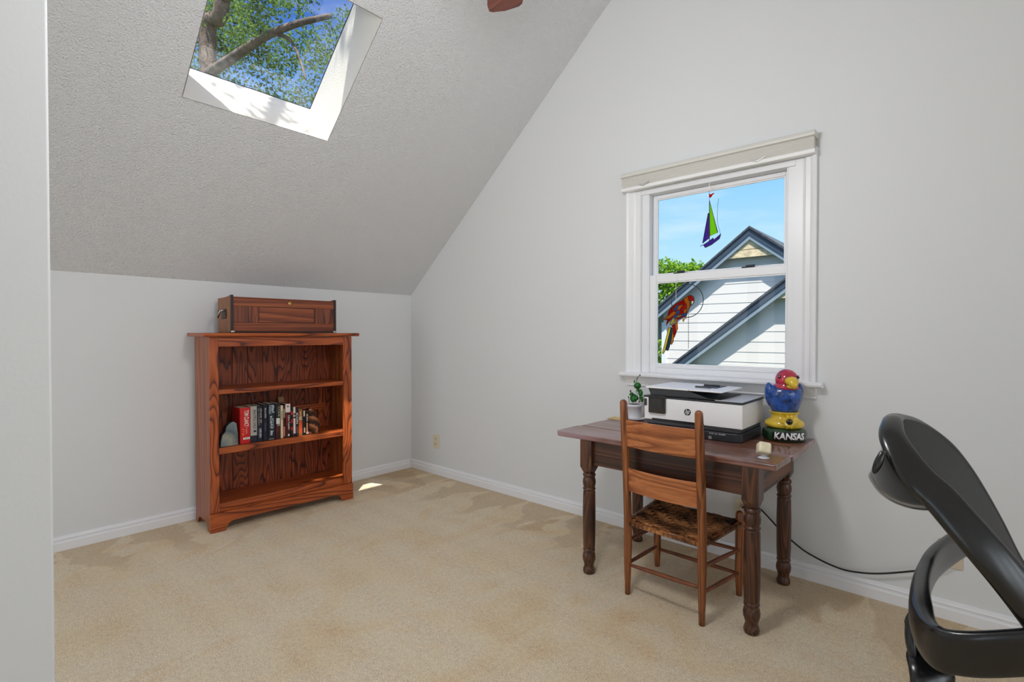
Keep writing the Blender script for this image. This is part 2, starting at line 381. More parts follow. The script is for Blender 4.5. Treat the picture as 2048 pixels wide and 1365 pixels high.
# baseboards, profiled
PROF = [(0, 0), (.02, 0), (.02, .05), (.012, .056), (.012, .066), (.017, .0705), (.010, .077), (.007, .088), (0, .088)]
struct('baseboard_right', MB().prism(PROF, lambda a, b, t: (t, -a, b), 0, XE), 'trim')
struct('baseboard_left', MB().prism(PROF, lambda a, b, t: (a, t, b), YF, -.021), 'trim')

# ------------------------------------------------------------------ skylight
sk = thing('window_2', None, None, slope((U0+U1)/2, (SY0+SY1)/2, THK), kind='structure'); SKO = sk.location.copy()
def skl(u, y, n): return slope(u, y, n) - SKO
mb = MB(); e = .004
mb.quad(skl(U0+e, SY0, 0), skl(U0+e, SY1, 0), skl(U0+e, SY1, THK), skl(U0+e, SY0, THK)).quad(skl(U1-e, SY0, 0), skl(U1-e, SY1, 0), skl(U1-e, SY1, THK), skl(U1-e, SY0, THK))
mb.quad(skl(U0, SY0+e, 0), skl(U1, SY0+e, 0), skl(U1, SY0+e, THK), skl(U0, SY0+e, THK)).quad(skl(U0, SY1-e, 0), skl(U1, SY1-e, 0), skl(U1, SY1-e, THK), skl(U0, SY1-e, THK))
mb.build('shaft_lining', plain('shaft_paint', (230, 224, 212), .7, bump=(110, .35, .006)), sk)
fr = MB(); g = .03
for a in ((U0-.06, U0+.002, SY0-.06, SY1+.06), (U1-.002, U1+.06, SY0-.06, SY1+.06), (U0-.06, U1+.06, SY0-.06, SY0+g), (U0-.06, U1+.06, SY1-.002, SY1+.06)):
    fr.prism([(a[0], a[2]), (a[1], a[2]), (a[1], a[3]), (a[0], a[3])], lambda p, q, t: skl(p, q, t), THK+.002, THK+.016)
fr.build('skylight_frame', plain('dark_skylight_frame', (52, 44, 34), .5), sk)
MB().quad(skl(U0, SY0, THK+.008), skl(U1, SY0, THK+.008), skl(U1, SY1, THK+.008), skl(U0, SY1, THK+.008)).build('skylight_glass', 'skypane', sk)

# ------------------------------------------------------------------ double-hung window
wn = thing('window_1', None, None, (3.02, 0, WZ0), kind='structure'); WO = Vector(wn.location)
def wbox(mb, x0, x1, y0, y1, z0, z1): return mb.box(x0-WO.x, x1-WO.x, y0, y1, z0-WO.z, z1-WO.z)
CS = [(0, 0), (0, -.030), (.012, -.034), (.022, -.030), (.03, -.022), (.052, -.022), (.060, -.016), (.068, -.012), (.105, -.012), (.105, 0)]
for nm, x0, sg in (('casing', 2.442, 1), ('casing', 3.59, -1)):
    MB().prism(CS, lambda a, b, t: (x0+sg*a-WO.x, b-.0005, t-WO.z), 1.091, 2.36).build(nm, 'trim', wn)
wbox(MB(), 2.547, 3.485, -.012, -.0005, 2.285, 2.36).build('head_casing', 'trim', wn, bevel=.003)
fr = MB()
wbox(fr, WX0+.001, WX0+.045, 0, .14, 1.075, 2.334); wbox(fr, WX1-.045, WX1-.001, 0, .14, 1.075, 2.334); wbox(fr, WX0+.045, WX1-.045, 0, .14, 2.285, 2.334); wbox(fr, WX0+.001, WX1-.001, 0, .14, 1.063, 1.085)
# thin stops that give the jambs their lines
wbox(fr, WX0+.045, WX0+.052, .0, .012, 1.085, 2.285); wbox(fr, WX1-.052, WX1-.045, .0, .012, 1.085, 2.285)
fr.build('window_frame', 'vinyl', wn, bevel=.002)
def sash(nm, x0, x1, y0, y1, z0, z1, gx0, gx1, gz0, gz1):
    s = MB(); wbox(s, x0, gx0, y0, y1, z0, z1); wbox(s, gx1, x1, y0, y1, z0, z1); wbox(s, gx0, gx1, y0, y1, z0, gz0); wbox(s, gx0, gx1, y0, y1, gz1, z1)
    q = MB(); bd = .007    # glazing bead
    ym = (y0+y1)/2
    wbox(q, gx0, gx0+bd, y0+.006, ym, gz0, gz1); wbox(q, gx1-bd, gx1, y0+.006, ym, gz0, gz1); wbox(q, gx0+bd, gx1-bd, y0+.006, ym, gz0, gz0+bd); wbox(q, gx0+bd, gx1-bd, y0+.006, ym, gz1-bd, gz1)
    o = s.build(nm, 'vinyl', wn, bevel=.003); q.build('glazing_bead', 'vinyl', o)
    MB().quad((gx0-WO.x, ym, gz0-WO.z), (gx1-WO.x, ym, gz0-WO.z), (gx1-WO.x, ym, gz1-WO.z), (gx0-WO.x, ym, gz1-WO.z)).build('pane', 'pane', o)
    return o
sash('upper_sash', 2.605, 3.436, .055, .09, 1.70, 2.283, 2.630, 3.418, 1.75, 2.258)
lo = sash('lower_sash', 2.600, 3.468, .014, .05, 1.087, 1.744, 2.648, 3.437, 1.149, 1.694)
wbox(MB(), 2.66, 3.425, .008, .0135, 1.128, 1.143).build('lift_rail', 'vinyl', lo, bevel=.002)
for xx in (2.80, 3.225):
    k = MB(); wbox(k, xx-.035, xx+.035, .02, .045, 1.745, 1.752); wbox(k, xx-.012, xx+.04, .022, .036, 1.752, 1.762); k.build('sash_lock', 'charcoal', lo, bevel=.003)
STP = [(0, 0), (-.058, 0), (-.066, .006), (-.068, .015), (-.066, .024), (-.058, .030), (0, .030)]
MB().prism(STP, lambda a, b, t: (t-WO.x, a-.0005, 1.061+b-WO.z), 2.415, 3.628).build('stool', 'trim', wn)
APR = [(0, 0), (-.012, 0), (-.016, .006), (-.014, .012), (-.018, .02), (-.030, .04), (-.042, .055), (-.046, .064), (0, .064)]
MB().prism(APR, lambda a, b, t: (t-WO.x, a-.0005, .9965+b-WO.z), 2.447, 3.594).build('apron', 'trim', wn)

# raised shade above the window
sh = thing('window_shade', 'pale grey cellular shade pulled up tight above the double-hung window', 'shade', (3.01, -.035, 2.317))
def shp(poly, nm, mat, x0, x1, **kw): return MB().prism(poly, lambda a, b, t: (t, a, b), x0-3.01, x1-3.01).build(nm, mat, sh, **kw)
shp([(0, 0), (-.038, 0), (-.040, .004), (-.040, .02), (-.034, .023), (0, .023)], 'bottom_rail', M['white'], 2.433, 3.588)
shp([(0, .0235), (-.034, .0235)] + [(-.034-(.003 if k % 2 else 0), .0235+k*.007) for k in range(1, 10)] + [(-.034, .0895), (0, .0895)], 'pleated_fabric', 'fabric', 2.437, 3.584)
shp([(0.034, .09), (-.036, .09), (-.045, .094), (-.047, .104), (-.043, .116), (-.036, .122), (.034, .123)], 'head_rail', plain('rail_grey', (214, 213, 207), .45), 2.431, 3.589)
for xx in (2.60, 3.305):
    cl = MB().tube([(xx-.035-3.01, -.0415, .026), (xx-.02-3.01, -.043, .019), (xx-3.01, -.043, .014), (xx+.015-3.01, -.043, .022), (xx+.04-3.01, -.0415, .034)], .003, 6); cl.build('clip', 'nickel', sh)

# ------------------------------------------------------------------ sun-catchers
def flatpart(name, px, mat, parent, org, y=0.0, t=.003, yo=0):
    P = [aty(a, b, y) for a, b in px]
    return MB().prism([(p.x-org.x, p.z-org.z) for p in P], lambda a, b, q: (a, q+yo, b), -t/2, t/2).build(name, mat, parent)
def lead(name, lines, parent, org, y=0.0, r=.0026, closed=False, mat='black'):
    mb = MB()
    for ln in lines: mb.tube([Vector((aty(a, b, y).x-org.x, 0, aty(a, b, y).z-org.z)) for a, b in ln], r, 6, closed=closed)
    return mb.build(name, mat, parent)
PY = -.004
org = aty(1374, 602, PY)
pa = thing('parrot_suncatcher', 'stained-glass parrot perched on a black wire ring against the lower pane', 'sun-catcher', org)
def K(lst): return [(1310+x/9.1, 570+y/9.1) for x, y in lst]
body = K([(610,195),(660,190),(700,220),(712,260),(708,310),(690,350),(660,372),(635,400),(600,480),(570,540),(575,570),(520,590),(440,625),(410,640),(330,600),(290,640),(245,680),(205,735),(225,640),(130,630),(190,600),(225,570),(245,490),(290,420),(380,340),(480,290),(560,225)])
flatpart('red_body', body, 'sdred', pa, org, PY, .003)
G = [('head', [(612,198),(660,190),(700,222),(710,285),(665,290),(640,250),(605,262)], 'sred'),
 ('orange_neck', [(595,205),(606,270),(632,320),(634,390),(598,478),(580,500),(586,430),(580,360),(545,300),(530,265)], 'sorange'),
 ('cream_cheek', [(668,296),(708,300),(690,345),(665,362)], 'cream'), ('green_cheek', [(640,300),(664,300),(660,366),(635,340)], 'sgreen'),
 ('blue_wing', [(400,370),(440,362),(410,410),(400,450),(385,468),(335,458)], 'sblue'), ('orange_wing', [(440,380),(510,365),(480,410),(450,450),(410,455),(415,410)], 'sorange'),
 ('orange_wing', [(330,490),(400,500),(340,560),(260,615),(140,630),(230,580)], 'sorange'), ('teal_wing', [(400,475),(465,470),(440,530),(400,545),(385,530)], 'sblue'),
 ('blue_wing', [(350,560),(420,550),(400,600),(332,602)], 'sblue'), ('yellow_wing', [(400,600),(420,560),(480,545),(470,580)], 'syellow'), ('blue_wing', [(490,530),(570,518),(568,560),(530,575),(492,560)], 'sblue'),
 ('orange_breast', [(530,460),(580,440),(560,510),(525,510)], 'sorange'), ('red_wing', [(510,390),(575,370),(580,430),(480,460)], 'sred'),
 ('yellow_tail', [(250,770),(290,790),(240,980),(190,1180),(150,1260),(132,1250),(180,1070)], 'syellow'), ('teal_tail', [(290,770),(322,790),(300,980),(260,1140),(235,1200),(200,1195),(250,990)], 'steal'),
 ('orange_tail', [(322,840),(345,900),(330,1040),(300,1090),(290,1080),(305,960)], 'sorange'), ('red_tail', [(310,745),(360,700),(385,870),(350,960),(330,900),(325,800)], 'sdred'),
 ('orange_tail', [(370,615),(410,615),(405,700),(412,800),(385,860),(370,700)], 'sorange'), ('yellow_tail', [(300,650),(360,610),(340,690),(290,735),(272,730)], 'syellow'), ('orange_foot', [(500,615),(560,595),(582,630),(545,615),(520,680),(500,665)], 'tanpaper')]
for nm, pl, mt in G: flatpart(nm, K(pl), mt, pa, org, PY, .0044)
lead('lead_outline', [body], pa, org, PY, .0029, True)
for g_ in G[:-1]: lead('lead_line', [K(g_[1])], pa, org, PY, .0026, True)
ring = [org*0 + Vector((.104*cos(t*2*pi/48), 0, .106*sin(t*2*pi/48))) for t in range(48)]
MB().tube(ring, .0026, 6, closed=True).build('wire_ring', 'black', pa)
pts = [aty(1377, y, PY) - org for y in range(632, 698, 4)]
mb = MB()
for p in pts: mb.ball(p, .003, u=8, v=6)
mb.tube([pts[0], pts[-1]], .001, 5); mb.build('bead_chain', 'charcoal', pa)
mb = MB()
for a, b in (((1382, 561), (1379, 570)), ((1352, 548), (1352, 604))): mb.tube([aty(*a, PY)-org, aty(*b, PY)-org], .0013, 5)
mb.build('hanging_string', 'white', pa)
org = aty(1419, 440, PY)
bo = thing('sailboat_suncatcher', 'stained-glass sailboat with a lime green sail hanging by the upper pane', 'sun-catcher', org)
def B_(lst): return [(1390+x/9.1, 350+y/9.1) for x, y in lst]
SA = B_([(265,470),(412,1050),(268,1118)]); SB = B_([(242,695),(262,720),(258,1150),(140,1245)]); HU = B_([(150,1280),(258,1210),(330,1150),(350,1180),(472,1075),(445,1160),(300,1270),(185,1325)])
FLG = B_([(258,350),(275,345),(285,360),(330,330),(362,342),(325,355),(295,405),(270,418),(256,395)])
flatpart('lime_sail', SA, 'slime', bo, org, PY); flatpart('purple_sail', SB, 'spurple', bo, org, PY); flatpart('purple_hull', HU, 'spurple', bo, org, PY); flatpart('red_pennant', FLG, 'sred', bo, org, PY)
[lead('lead_line', [q_], bo, org, PY, .0028, True) for q_ in (SA, SB, HU)]
lead('mast', [B_([(264, 470), (262, 1200)])], bo, org, PY, .0026); lead('hanging_wire', [B_([(256, 280), (264, 475)])], bo, org, PY, .0012); lead('bowsprit', [B_([(150, 1275), (95, 1298)])], bo, org, PY, .002)
lead('rigging_wire', [B_([(432, 430), (410, 560), (405, 830), (425, 930), (460, 1070)])], bo, org, PY, .0011)
lead('hook', [B_([(250, 75), (265, 100), (258, 200), (264, 300)])], bo, org, PY, .0022, mat='white')

# ------------------------------------------------------------------ wall outlets
def outlet(x, z, label, sockets=True, mat='ivory'):
    o = thing('wall_outlet', label, 'outlet', (x, 0, z))
    MB().box(-.045, .045, -.007, -.0005, -.066, .066).build('cover_plate', mat, o, bevel=.004)
    if sockets:
        for s in (-1, 1):
            r = MB().lathe([(0, .019), (.004, .019), (.005, .016)], 20, mtx=Matrix.Translation((0, -.007, s*.026)) @ Matrix.Rotation(pi/2, 4, 'X')).build('socket', mat, o)
            q = MB().box(-.009, -.0055, -.0131, -.0118, s*.026, s*.026+.012).box(.0055, .009, -.0131, -.0118, s*.026, s*.026+.012); q.lathe([(0, .003), (.0012, .003)], 10, mtx=Matrix.Translation((0, -.0119, s*.026-.007)) @ Matrix.Rotation(pi/2, 4, 'X')); q.build('slot', 'slot', r)
    return o
outlet(.394, .315, 'ivory outlet on the bare wall beside the room corner, right of the bookcase')
outlet(3.215, .305, 'outlet behind the dark desk with a plug and cord in it')
outlet(4.152, .31, 'almond wall plate seen through the office chair armrest', True, 'almond')

# ------------------------------------------------------------------ power cord
t = thing('power_cord', 'black cord running from the outlet behind the desk along the wall', 'cord', (3.235, -.03, .30))
O = Vector(t.location)
mb = MB().box(-.026, .03, -.035, .016, -.012, .04); mb.build('plug', 'almond', t, bevel=.006)
cp = [(3.23, -.066, .335), (3.262, -.06, .355), (3.29, -.045, .345)] + [tuple(aty(a, b, -.034)) for a, b in ((1522, 1020), (1560, 1060), (1600, 1096), (1630, 1115), (1660, 1130), (1690, 1141), (1720, 1146), (1750, 1148), (1780, 1147), (1826, 1143))] + [(4.10, -.034, .235), (4.145, -.034, .27)]
MB().tube([p-O for p in catmull(cp, 6)], .0045, 8).build('cable', 'cord', t, smooth=True)

# ------------------------------------------------------------------ bookcase
E_ = Vector((.0405, .9992, 0)); NB = Vector((.9992, -.0405, 0)); F0 = Vector((.404, -1.972, 0)); BRZ = math.atan2(E_.y, E_.x)
W, D, H = 1.038, .345, 1.33
bk = thing('bookcase', 'oak bookcase with open shelves against the knee wall', 'bookcase', F0, BRZ)
def arch(x0, x1, h, n=6):    # cut-out from x0 to x1, with shaped corners
    r = h*.95
    L = [(x0, 0), (x0+.012, .012)] + [(x0+.014+.05*(1-cos(k*pi/2/n)), .012+(h-.012)*sin(k*pi/2/n)) for k in range(1, n+1)]
    R = [(x1-(a-x0), b) for a, b in L][::-1]
    return L+R
def side_poly(): return [(.014, 0)] + arch(.055, D-.045, .055) + [(D, 0), (D, H), (.014, H)]
for x0 in (0.001, W-.023): MB().prism(side_poly(), lambda a, b, t: (t, a, b), x0, x0+.022).build('side_panel', 'oak_side', bk)
MB().box(0, .056, 0, .019, .129, 1.329).build('stile', 'oak_v', bk, bevel=.002)
MB().box(W-.073, W, 0, .019, .129, 1.329).build('stile', 'oak_v', bk, bevel=.002)
MB().box(.0565, W-.0735, 0, .019, 1.263, 1.329).build('top_rail', 'oak_h', bk, bevel=.002)
MB().prism([(-.040, 1.331), (-.046, 1.338), (-.048, 1.345), (-.046, 1.352), (-.040, 1.357), (D+.006, 1.357), (D+.006, 1.331)], lambda a, b, t: (t, a, b), -.046, W+.046).build('top_board', 'oak_h', bk, bevel=.006, bseg=3)
bp = [(-.003, 0)] + arch(.085, W-.085, .06) + [(W+.003, 0), (W+.003, .128), (-.003, .128)]
MB().prism(bp, lambda a, b, t: (a, t, b), -.012, .010).build('base_board', 'oak_h', bk, bevel=.002)
for z0, z1 in ((.936, .968), (.524, .567)): MB().box(.0235, W-.0235, .004 if z0 > .6 else .006, D-.014, z0, z1).build('shelf', 'oak_h', bk, bevel=.004)
MB().box(.0235, W-.0235, .0195, D-.014, .122, .183).build('bottom_shelf', 'oak_h', bk, bevel=.003)
mb = MB(); xs = [.0235+(W-.047)*k/9 for k in range(10)]
for a, b in zip(xs, xs[1:]): mb.box(a+.0015, b-.0015, D-.012, D-.002, .1, H-.002)
mb.box(.024, W-.024, D-.004, D, .1, H-.002)
mb.build('back_panel', 'oak_back', bk, bevel=.002, bseg=1)
MB().box(.62, W-.10, D-.045, D-.0135, .715, .765).build('back_cleat', 'oak_h', bk, bevel=.003)
MB().box(.9, .93, D-.04, D-.0135, .568, .935).build('back_batten', 'oak_v', bk, bevel=.002)
MB().box(W-.043, W-.0235, .05, D-.05, .905, .9355).build('shelf_cleat', 'oak_h', bk, bevel=.002)
BMTX = Matrix.Translation(F0) @ Matrix.Rotation(BRZ, 4, 'Z')
def bx(x, y, z): return BMTX @ Vector((x, y, z))

# wooden case on the bookcase
tr = thing('wooden_case', 'long dark wooden case with a side handle on top of the bookcase', 'case', bx(.148, .045, 1.3582), BRZ)
TW, TD, TH = .775, .285, .25
for x0, sg in ((0, 0), (TW-.014, 1)):
    MB().prism([(0, 0), (TD, 0), (TD, TH+.003), (TD*.35, TH+.006), (0, TH+.016)], lambda a, b, t: (t, a, b), x0, x0+.014).build('end_panel', 'case_end' if not sg else 'dark_edge', tr, bevel=.003)
MB().box(-.003, .017, -.006, .004, 0, TH+.016).build('edge_strip', 'dark_edge', tr, bevel=.002)
MB().box(TW-.012, TW+.002, -.006, .004, 0, TH+.012).build('edge_strip', 'dark_edge', tr, bevel=.002)
fp = MB().box(.0145, TW-.0145, .002, .014, .19, TH-.005).build('front_panel', 'mah_h', tr, bevel=.002)
MB().box(.0145, TW-.0145, .002, .014, .012, .072).build('front_panel', 'mah_h', tr, bevel=.002)
MB().box(.0145, .185, .003, .014, .0725, .1895).build('grain_block', 'mah_v', tr, bevel=.001)
MB().box(.605, TW-.0145, .003, .014, .0725, .1895).build('grain_block', 'mah_v', tr, bevel=.001)
MB().box(.19, .60, .005, .014, .076, .186).build('inset_panel', 'mah_h', tr, bevel=.002)
MB().box(.0145, TW-.0145, .008, .0135, .07, .192).build('panel_shadow_gap', 'dark_edge', tr)
MB().box(.0145, TW-.0145, -.001, TD, 0, .0115).build('base_strip', 'dark_edge', tr, bevel=.002)
MB().box(.0145, TW-.0145, .0, TD, TH-.0045, TH+.004).build('lid', 'mah_h', tr, bevel=.002)
MB().box(.0145, TW-.0145, TD-.012, TD, .012, TH-.005).build('back', 'mah_h', tr)
MB().lathe([(0, .011), (.003, .011), (.004, .008)], 18, mtx=Matrix.Translation((.41, .0018, .222)) @ Matrix.Rotation(pi/2, 4, 'X')).build('keyhole_plate', 'brass', tr)
h = MB().box(-.008, -.0005, .09, .18, .1, .17).build('handle_plate', 'black', tr, bevel=.003)
MB().tube([(-.006, .10, .16), (-.035, .105, .155), (-.042, .135, .11), (-.035, .165, .155), (-.006, .17, .16)], .007, 8).build('handle', 'nickel', h, smooth=True)
for xx in (.0, TW-.022): MB().box(xx, xx+.024, -.0085, .012, -.0001, .016).build('corner_bracket', 'nickel', tr, bevel=.004)

# books on the middle shelf
SZ = .568
def u_at(px, py, dep):
    o_ = bx(0, dep, 0); d = ray(px, py); tt = (o_-CAM).dot(NB)/d.dot(NB); p = CAM+d*tt; return (p-F0).dot(E_), p.z
MC = {}
def cmat(c, rough=.4):
    k = (c, rough)
    if k not in MC: MC[k] = plain('cover_%d_%d_%d' % c, c, rough)
    return MC[k]
def book(x0, x1, ztop, dep, depth, col, label, texts=(), patches=(), lean=0):
    w, h = x1-x0-.0015, ztop-SZ
    o = thing('book', label, 'book', bx(x0, dep, SZ+.0005), BRZ, 'books on the middle shelf')
    mb = MB().box(0, .0025, 0, depth, 0, h).box(w-.0025, w, 0, depth, 0, h).box(.0025, w-.0025, 0, .003, 0, h)
    mb.build('cover', cmat(col), o, bevel=.001, bseg=1)
    MB().box(.003, w-.003, .0035, depth-.004, .003, h-.004).build('page_block', 'page', o)
    for (a0, a1, b0, b1, c) in patches:
        MB().box(w*a0, w*a1, -.0006, .0002, h*b0, h*b1).build('spine_print', cmat(c), o)
    for (tx, a0, a1, b0, b1, c) in texts:       # reads from top to bottom
        ln, ht = h*(b1-b0), w*(a1-a0)
        q = text_mb(tx, ln, ht, 0, bold=.012)
        xf(q, lambda x, y, z: (w*a0 + y, -.0009, h*b1 - x)); q.build('spine_title', cmat(c), o, normals=False)
    return o
BK = .04
def px_book(p0, p1, ytop, col, label, texts=(), patches=(), depth=.17, dep=BK):
    a, _ = u_at(p0, 860, dep); b, _ = u_at(p1, 860, dep); _, z = u_at((p0+p1)/2, ytop, dep); return book(a, b, z, dep, depth, col, label, texts, patches)
wht = (232, 228, 220)
px_book(480, 500.8, 816.5, (196, 26, 28), 'thick red hardback with white title on its spine', [('TOM CLANCY', .42, .86, .47, .93, wht), ('~8', .22, .42, .22, .42, (238, 140, 60)), ('~9', .55, .72, .24, .45, (240, 150, 140))], [(.30, .98, .115, .17, wht), (.44, .9, .135, .15, (60, 20, 30))])
px_book(501, 514.8, 813.5, (170, 164, 156), 'grey book with navy foot beside the red hardback', [('BEAUTIFUL CHILD', .42, .82, .38, .9, (50, 46, 48))], [(0, 1, 0, .19, (24, 28, 44)), (.45, .85, .28, .335, (40, 42, 54))])
px_book(515.2, 526, 812, (22, 24, 40), 'dark navy book right of the grey book, pale small lettering', [('~12', .5, .8, .5, .95, (170, 160, 140)), ('~14', .12, .4, .45, .93, (130, 130, 140)), ('~9', .3, .75, .1, .36, (190, 194, 206))])
px_book(526.4, 536, 809.5, (18, 20, 36), 'plain dark blue book between two lettered navy books', [('~7', .35, .65, .62, .9, (190, 192, 206)), ('~6', .35, .65, .25, .5, (80, 86, 120))])
px_book(536.4, 550.8, 808, (20, 27, 38), 'black book with two lines of pale blue lettering', [('~6', .5, .9, .74, .96, (196, 204, 214)), ('~7', .1, .45, .7, .96, (150, 166, 178)), ('~12', .3, .62, .12, .66, (210, 220, 228)), ('~8', .66, .82, .2, .6, (150, 164, 176))], [(.1, .8, .02, .03, (200, 206, 212))])
px_book(551.2, 561.2, 807, (26, 22, 22), 'black and maroon book with a white face on its spine', [('CODE', .5, .95, .62, .9, (150, 160, 140)), ('~6', .2, .5, .2, .42, (120, 40, 40))], [(.15, .9, .42, .58, (216, 210, 206)), (.3, .9, .36, .42, (150, 140, 140)), (0, 1, .0, .35, (62, 18, 18))])
px_book(561.6, 566.8, 811.5, (222, 200, 164), 'slim cream paperback, narrowest light spine', [('~7', .25, .75, .56, .82, (90, 70, 50))])
px_book(567, 570.6, 812, (70, 28, 26), 'very thin dark red booklet right of the slim cream paperback', (), [(0, 1, .62, .9, (150, 140, 120)), (0, 1, .05, .35, (196, 110, 90))])
px_book(571, 581.2, 808.5, (58, 14, 20), 'dark maroon paperback with a white top and white lettering', [('Clive Cussler', .52, .92, .22, .66, (226, 210, 196)), ('~7', .12, .42, .34, .7, (170, 34, 40))], [(0, 1, .75, 1.0, (224, 208, 198)), (.3, .7, .9, .95, (30, 20, 20)), (.5, .8, .04, .1, wht)])
px_book(581.6, 586.6, 813.5, (20, 16, 18), 'thin black paperback with red squares down its spine', (), [(0, 1, .72, .83, (178, 38, 38)), (0, 1, .45, .58, (150, 30, 36)), (0, 1, .22, .33, (170, 34, 36))], .12)
px_book(587, 591.6, 815, (226, 208, 200), 'slim white paperback left of the black one with bold lettering', (), [(.2, .9, .72, .8, (80, 60, 60)), (.0, 1, .62, .68, (60, 30, 30)), (0, 1, 0, .1, (40, 30, 30))], .12)
px_book(592, 597, 816.5, (30, 26, 30), 'black paperback with bold white capital lettering', [('ICON', .1, .92, .44, .82, wht)], [(.2, .9, .1, .34, (96, 60, 60))], .12)
px_book(597.4, 605.6, 819, (140, 92, 54), 'tan and orange paperback near the brown agate', [('~5', .15, .85, .58, .72, (240, 226, 190))], [(.2, .8, .1, .55, (220, 74, 36)), (.45, .6, .75, .92, (236, 200, 150))], .11)
px_book(606, 611.4, 821, (22, 20, 22), 'thin black and cream paperback, second from the brown agate', (), [(.2, .8, .75, .98, (216, 190, 150)), (.4, .9, .1, .3, (216, 176, 150))], .11)
px_book(611.8, 617.6, 821.5, (34, 18, 16), 'thin black paperback touching the brown agate', [('~5', .2, .75, .55, .85, (232, 214, 190))], [(.2, .7, .12, .5, (200, 136, 96)), (.1, 1, .03, .12, (226, 190, 170))], .11)
# slip of paper standing out of the books
u0, z0 = u_at(568, 815, BK+.05)
mk = MB().prism([(0, -.09), (.034, -.09), (.040, .0), (.034, .067), (-.012, .067), (-.002, .02)], lambda a, b, t: (a, t, b), 0, .0008).build('paper_slip', 'tanpaper', None, loc=bx(u0+.012, BK+.0905+.085, z0)); mk.rotation_euler = (radians(8), 0, BRZ)
tag(mk, 'tan paper slip sticking up behind the books', 'paper slip')

# agate bookends: half rounds with banded cut faces
def agate(name, cols, bands):
    t = NT(name); v = t.coords(rnd=False); ln = t.n('ShaderNodeVectorMath', operation='LENGTH'); t.l(v, ln.inputs[0])
    nz = t.noise(v, 22, 3, .6); f = t.math('FRACT', t.math('MULTIPLY', t.math('ADD', ln.outputs['Value'], t.math('MULTIPLY', nz, .05)), bands))
    t.l(t.ramp(f, cols), t.b.inputs['Base Color']); t.b.inputs['Roughness'].default_value = .15; t.b.inputs['Coat Weight'].default_value = .5; return t.m
AG1 = agate('blue_grey_agate', [(0, (84, 98, 104)), (.4, (120, 132, 134)), (.7, (150, 150, 138)), (1, (84, 98, 104))], 7)
AG2 = agate('brown_agate', [(0, (40, 22, 14)), (.3, (110, 62, 36)), (.55, (190, 120, 80)), (.7, (70, 36, 22)), (1, (40, 22, 14))], 16)
RIND = plain('agate_rind', (44, 34, 34), .8, bump=(60, .8, .01), var=(40, .4))
def half_geode(name, label, ux0, ux1, ztop, dep, face_mat, pts):
    w, h = ux1-ux0, ztop-SZ; o = thing(name, label, 'bookend', bx(ux0, dep, SZ+.0005), BRZ)
    poly = [(a*w, b*h) for a, b in pts]
    MB().prism(poly, lambda a, b, t: (a, t, b), 0, .012).build('cut_face', face_mat, o, bevel=.003)
    mb = MB(); cx_, cz_ = w*.5, h*.4; rings = []
    for k in range(5):
        s = [1, 1.03, .95, .75, .4][k]; rings.append([mb.bm.verts.new((cx_+(a-cx_)*s+random.uniform(-.003, .003), .0125+.025*k, max(0.0, cz_+(b-cz_)*s) if b > .004 else 0)) for a, b in poly])
    n = len(poly)
    for A, Bq in zip(rings, rings[1:]):
        for k in range(n): mb.bm.faces.new((A[k], A[(k+1) % n], Bq[(k+1) % n], Bq[k]))
    mb.bm.faces.new(rings[-1]); mb.bm.faces.new(rings[0][::-1]); mb.build('rind', RIND, o, smooth=False)
u0, _ = u_at(441, 880, .03); u1, _ = u_at(477, 880, .03)
half_geode('agate_bookend', 'blue-grey polished agate half on the shelf left of the red hardback', u0, u1, .735, .03, AG1, [(0, 0), (1, 0), (.97, .5), (.9, .92), (.72, 1), (.5, .93), (.34, .82), (.28, .62), (.12, .48), (.03, .25)])
u0, _ = u_at(618.2, 850, .05); u1, _ = u_at(641, 850, .05)
half_geode('agate_bookend', 'brown crystal agate half at the right end of the books', u0, u1, .765, .05, AG2, [(0, 0), (.75, 0), (1, .3), (.9, .48), (.78, .55), (.66, .75), (.42, .92), (.2, 1), (0, 1)])

# ------------------------------------------------------------------ desk
DZ = .785
dk = thing('desk', 'dark worn wooden desk with turned legs under the window', 'desk', (3.0, -.42, 0))
def dl(x, y, z): return (x-3.0, y+.42, z)
mb = MB()
TOPB = [(-.785, -.545), (-.543, -.30), (-.298, -.035)]
for i, (a, b) in enumerate(TOPB):
    x0 = 2.408+.012*i+random.uniform(-.004, .004); x1 = 3.60+random.uniform(-.006, .006)
    P = [(x0+.02, a), (x1-.005, a), (x1, b), (x0, b), (x0-.004, a+.03)] if i == 0 else [(x0, a), (x1, a), (x1, b), (x0, b)]
    mb.prism(P, lambda p, q, t: dl(p, q, t), .757, DZ)
mb.build('desk_top', 'desk_top', dk, bevel=.006, bseg=3)
mb = MB().box(*[dl(2.655, 0, 0)[0], dl(3.455, 0, 0)[0]], dl(0, -.756, 0)[1], dl(0, -.732, 0)[1], .618, .7565).build('front_apron', 'desk', dk, bevel=.003)
MB().box(dl(2.64, 0, 0)[0], dl(3.445, 0, 0)[0], dl(0, -.145, 0)[1], dl(0, -.12, 0)[1], .618, .7565).build('back_apron', 'desk', dk, bevel=.003)
for x in (2.598, 3.492):
    m_ = wood('desk_side_wood_%d' % (x*100), (40, 20, 12), (104, 62, 34), (126, 78, 44), axis='y', freq=7, scale=5, stretch=.07, rough=.5)
    MB().box(dl(x, 0, 0)[0], dl(x+.022, 0, 0)[0], dl(0, -.71, 0)[1], dl(0, -.185, 0)[1], .618, .7565).build('side_apron', m_, dk, bevel=.003)
LP = [(.57, .029), (.562, .036), (.552, .036), (.546, .030), (.538, .0335), (.52, .037), (.50, .035), (.487, .030), (.483, .036), (.475, .036), (.470, .030), (.462, .034), (.35, .036), (.2, .035), (.148, .033), (.143, .029), (.138, .034), (.128, .034), (.124, .030), (.11, .034), (.095, .037), (.078, .036), (.06, .030), (.046, .0265), (.036, .029), (.02, .034), (.008, .033), (.0, .029)]
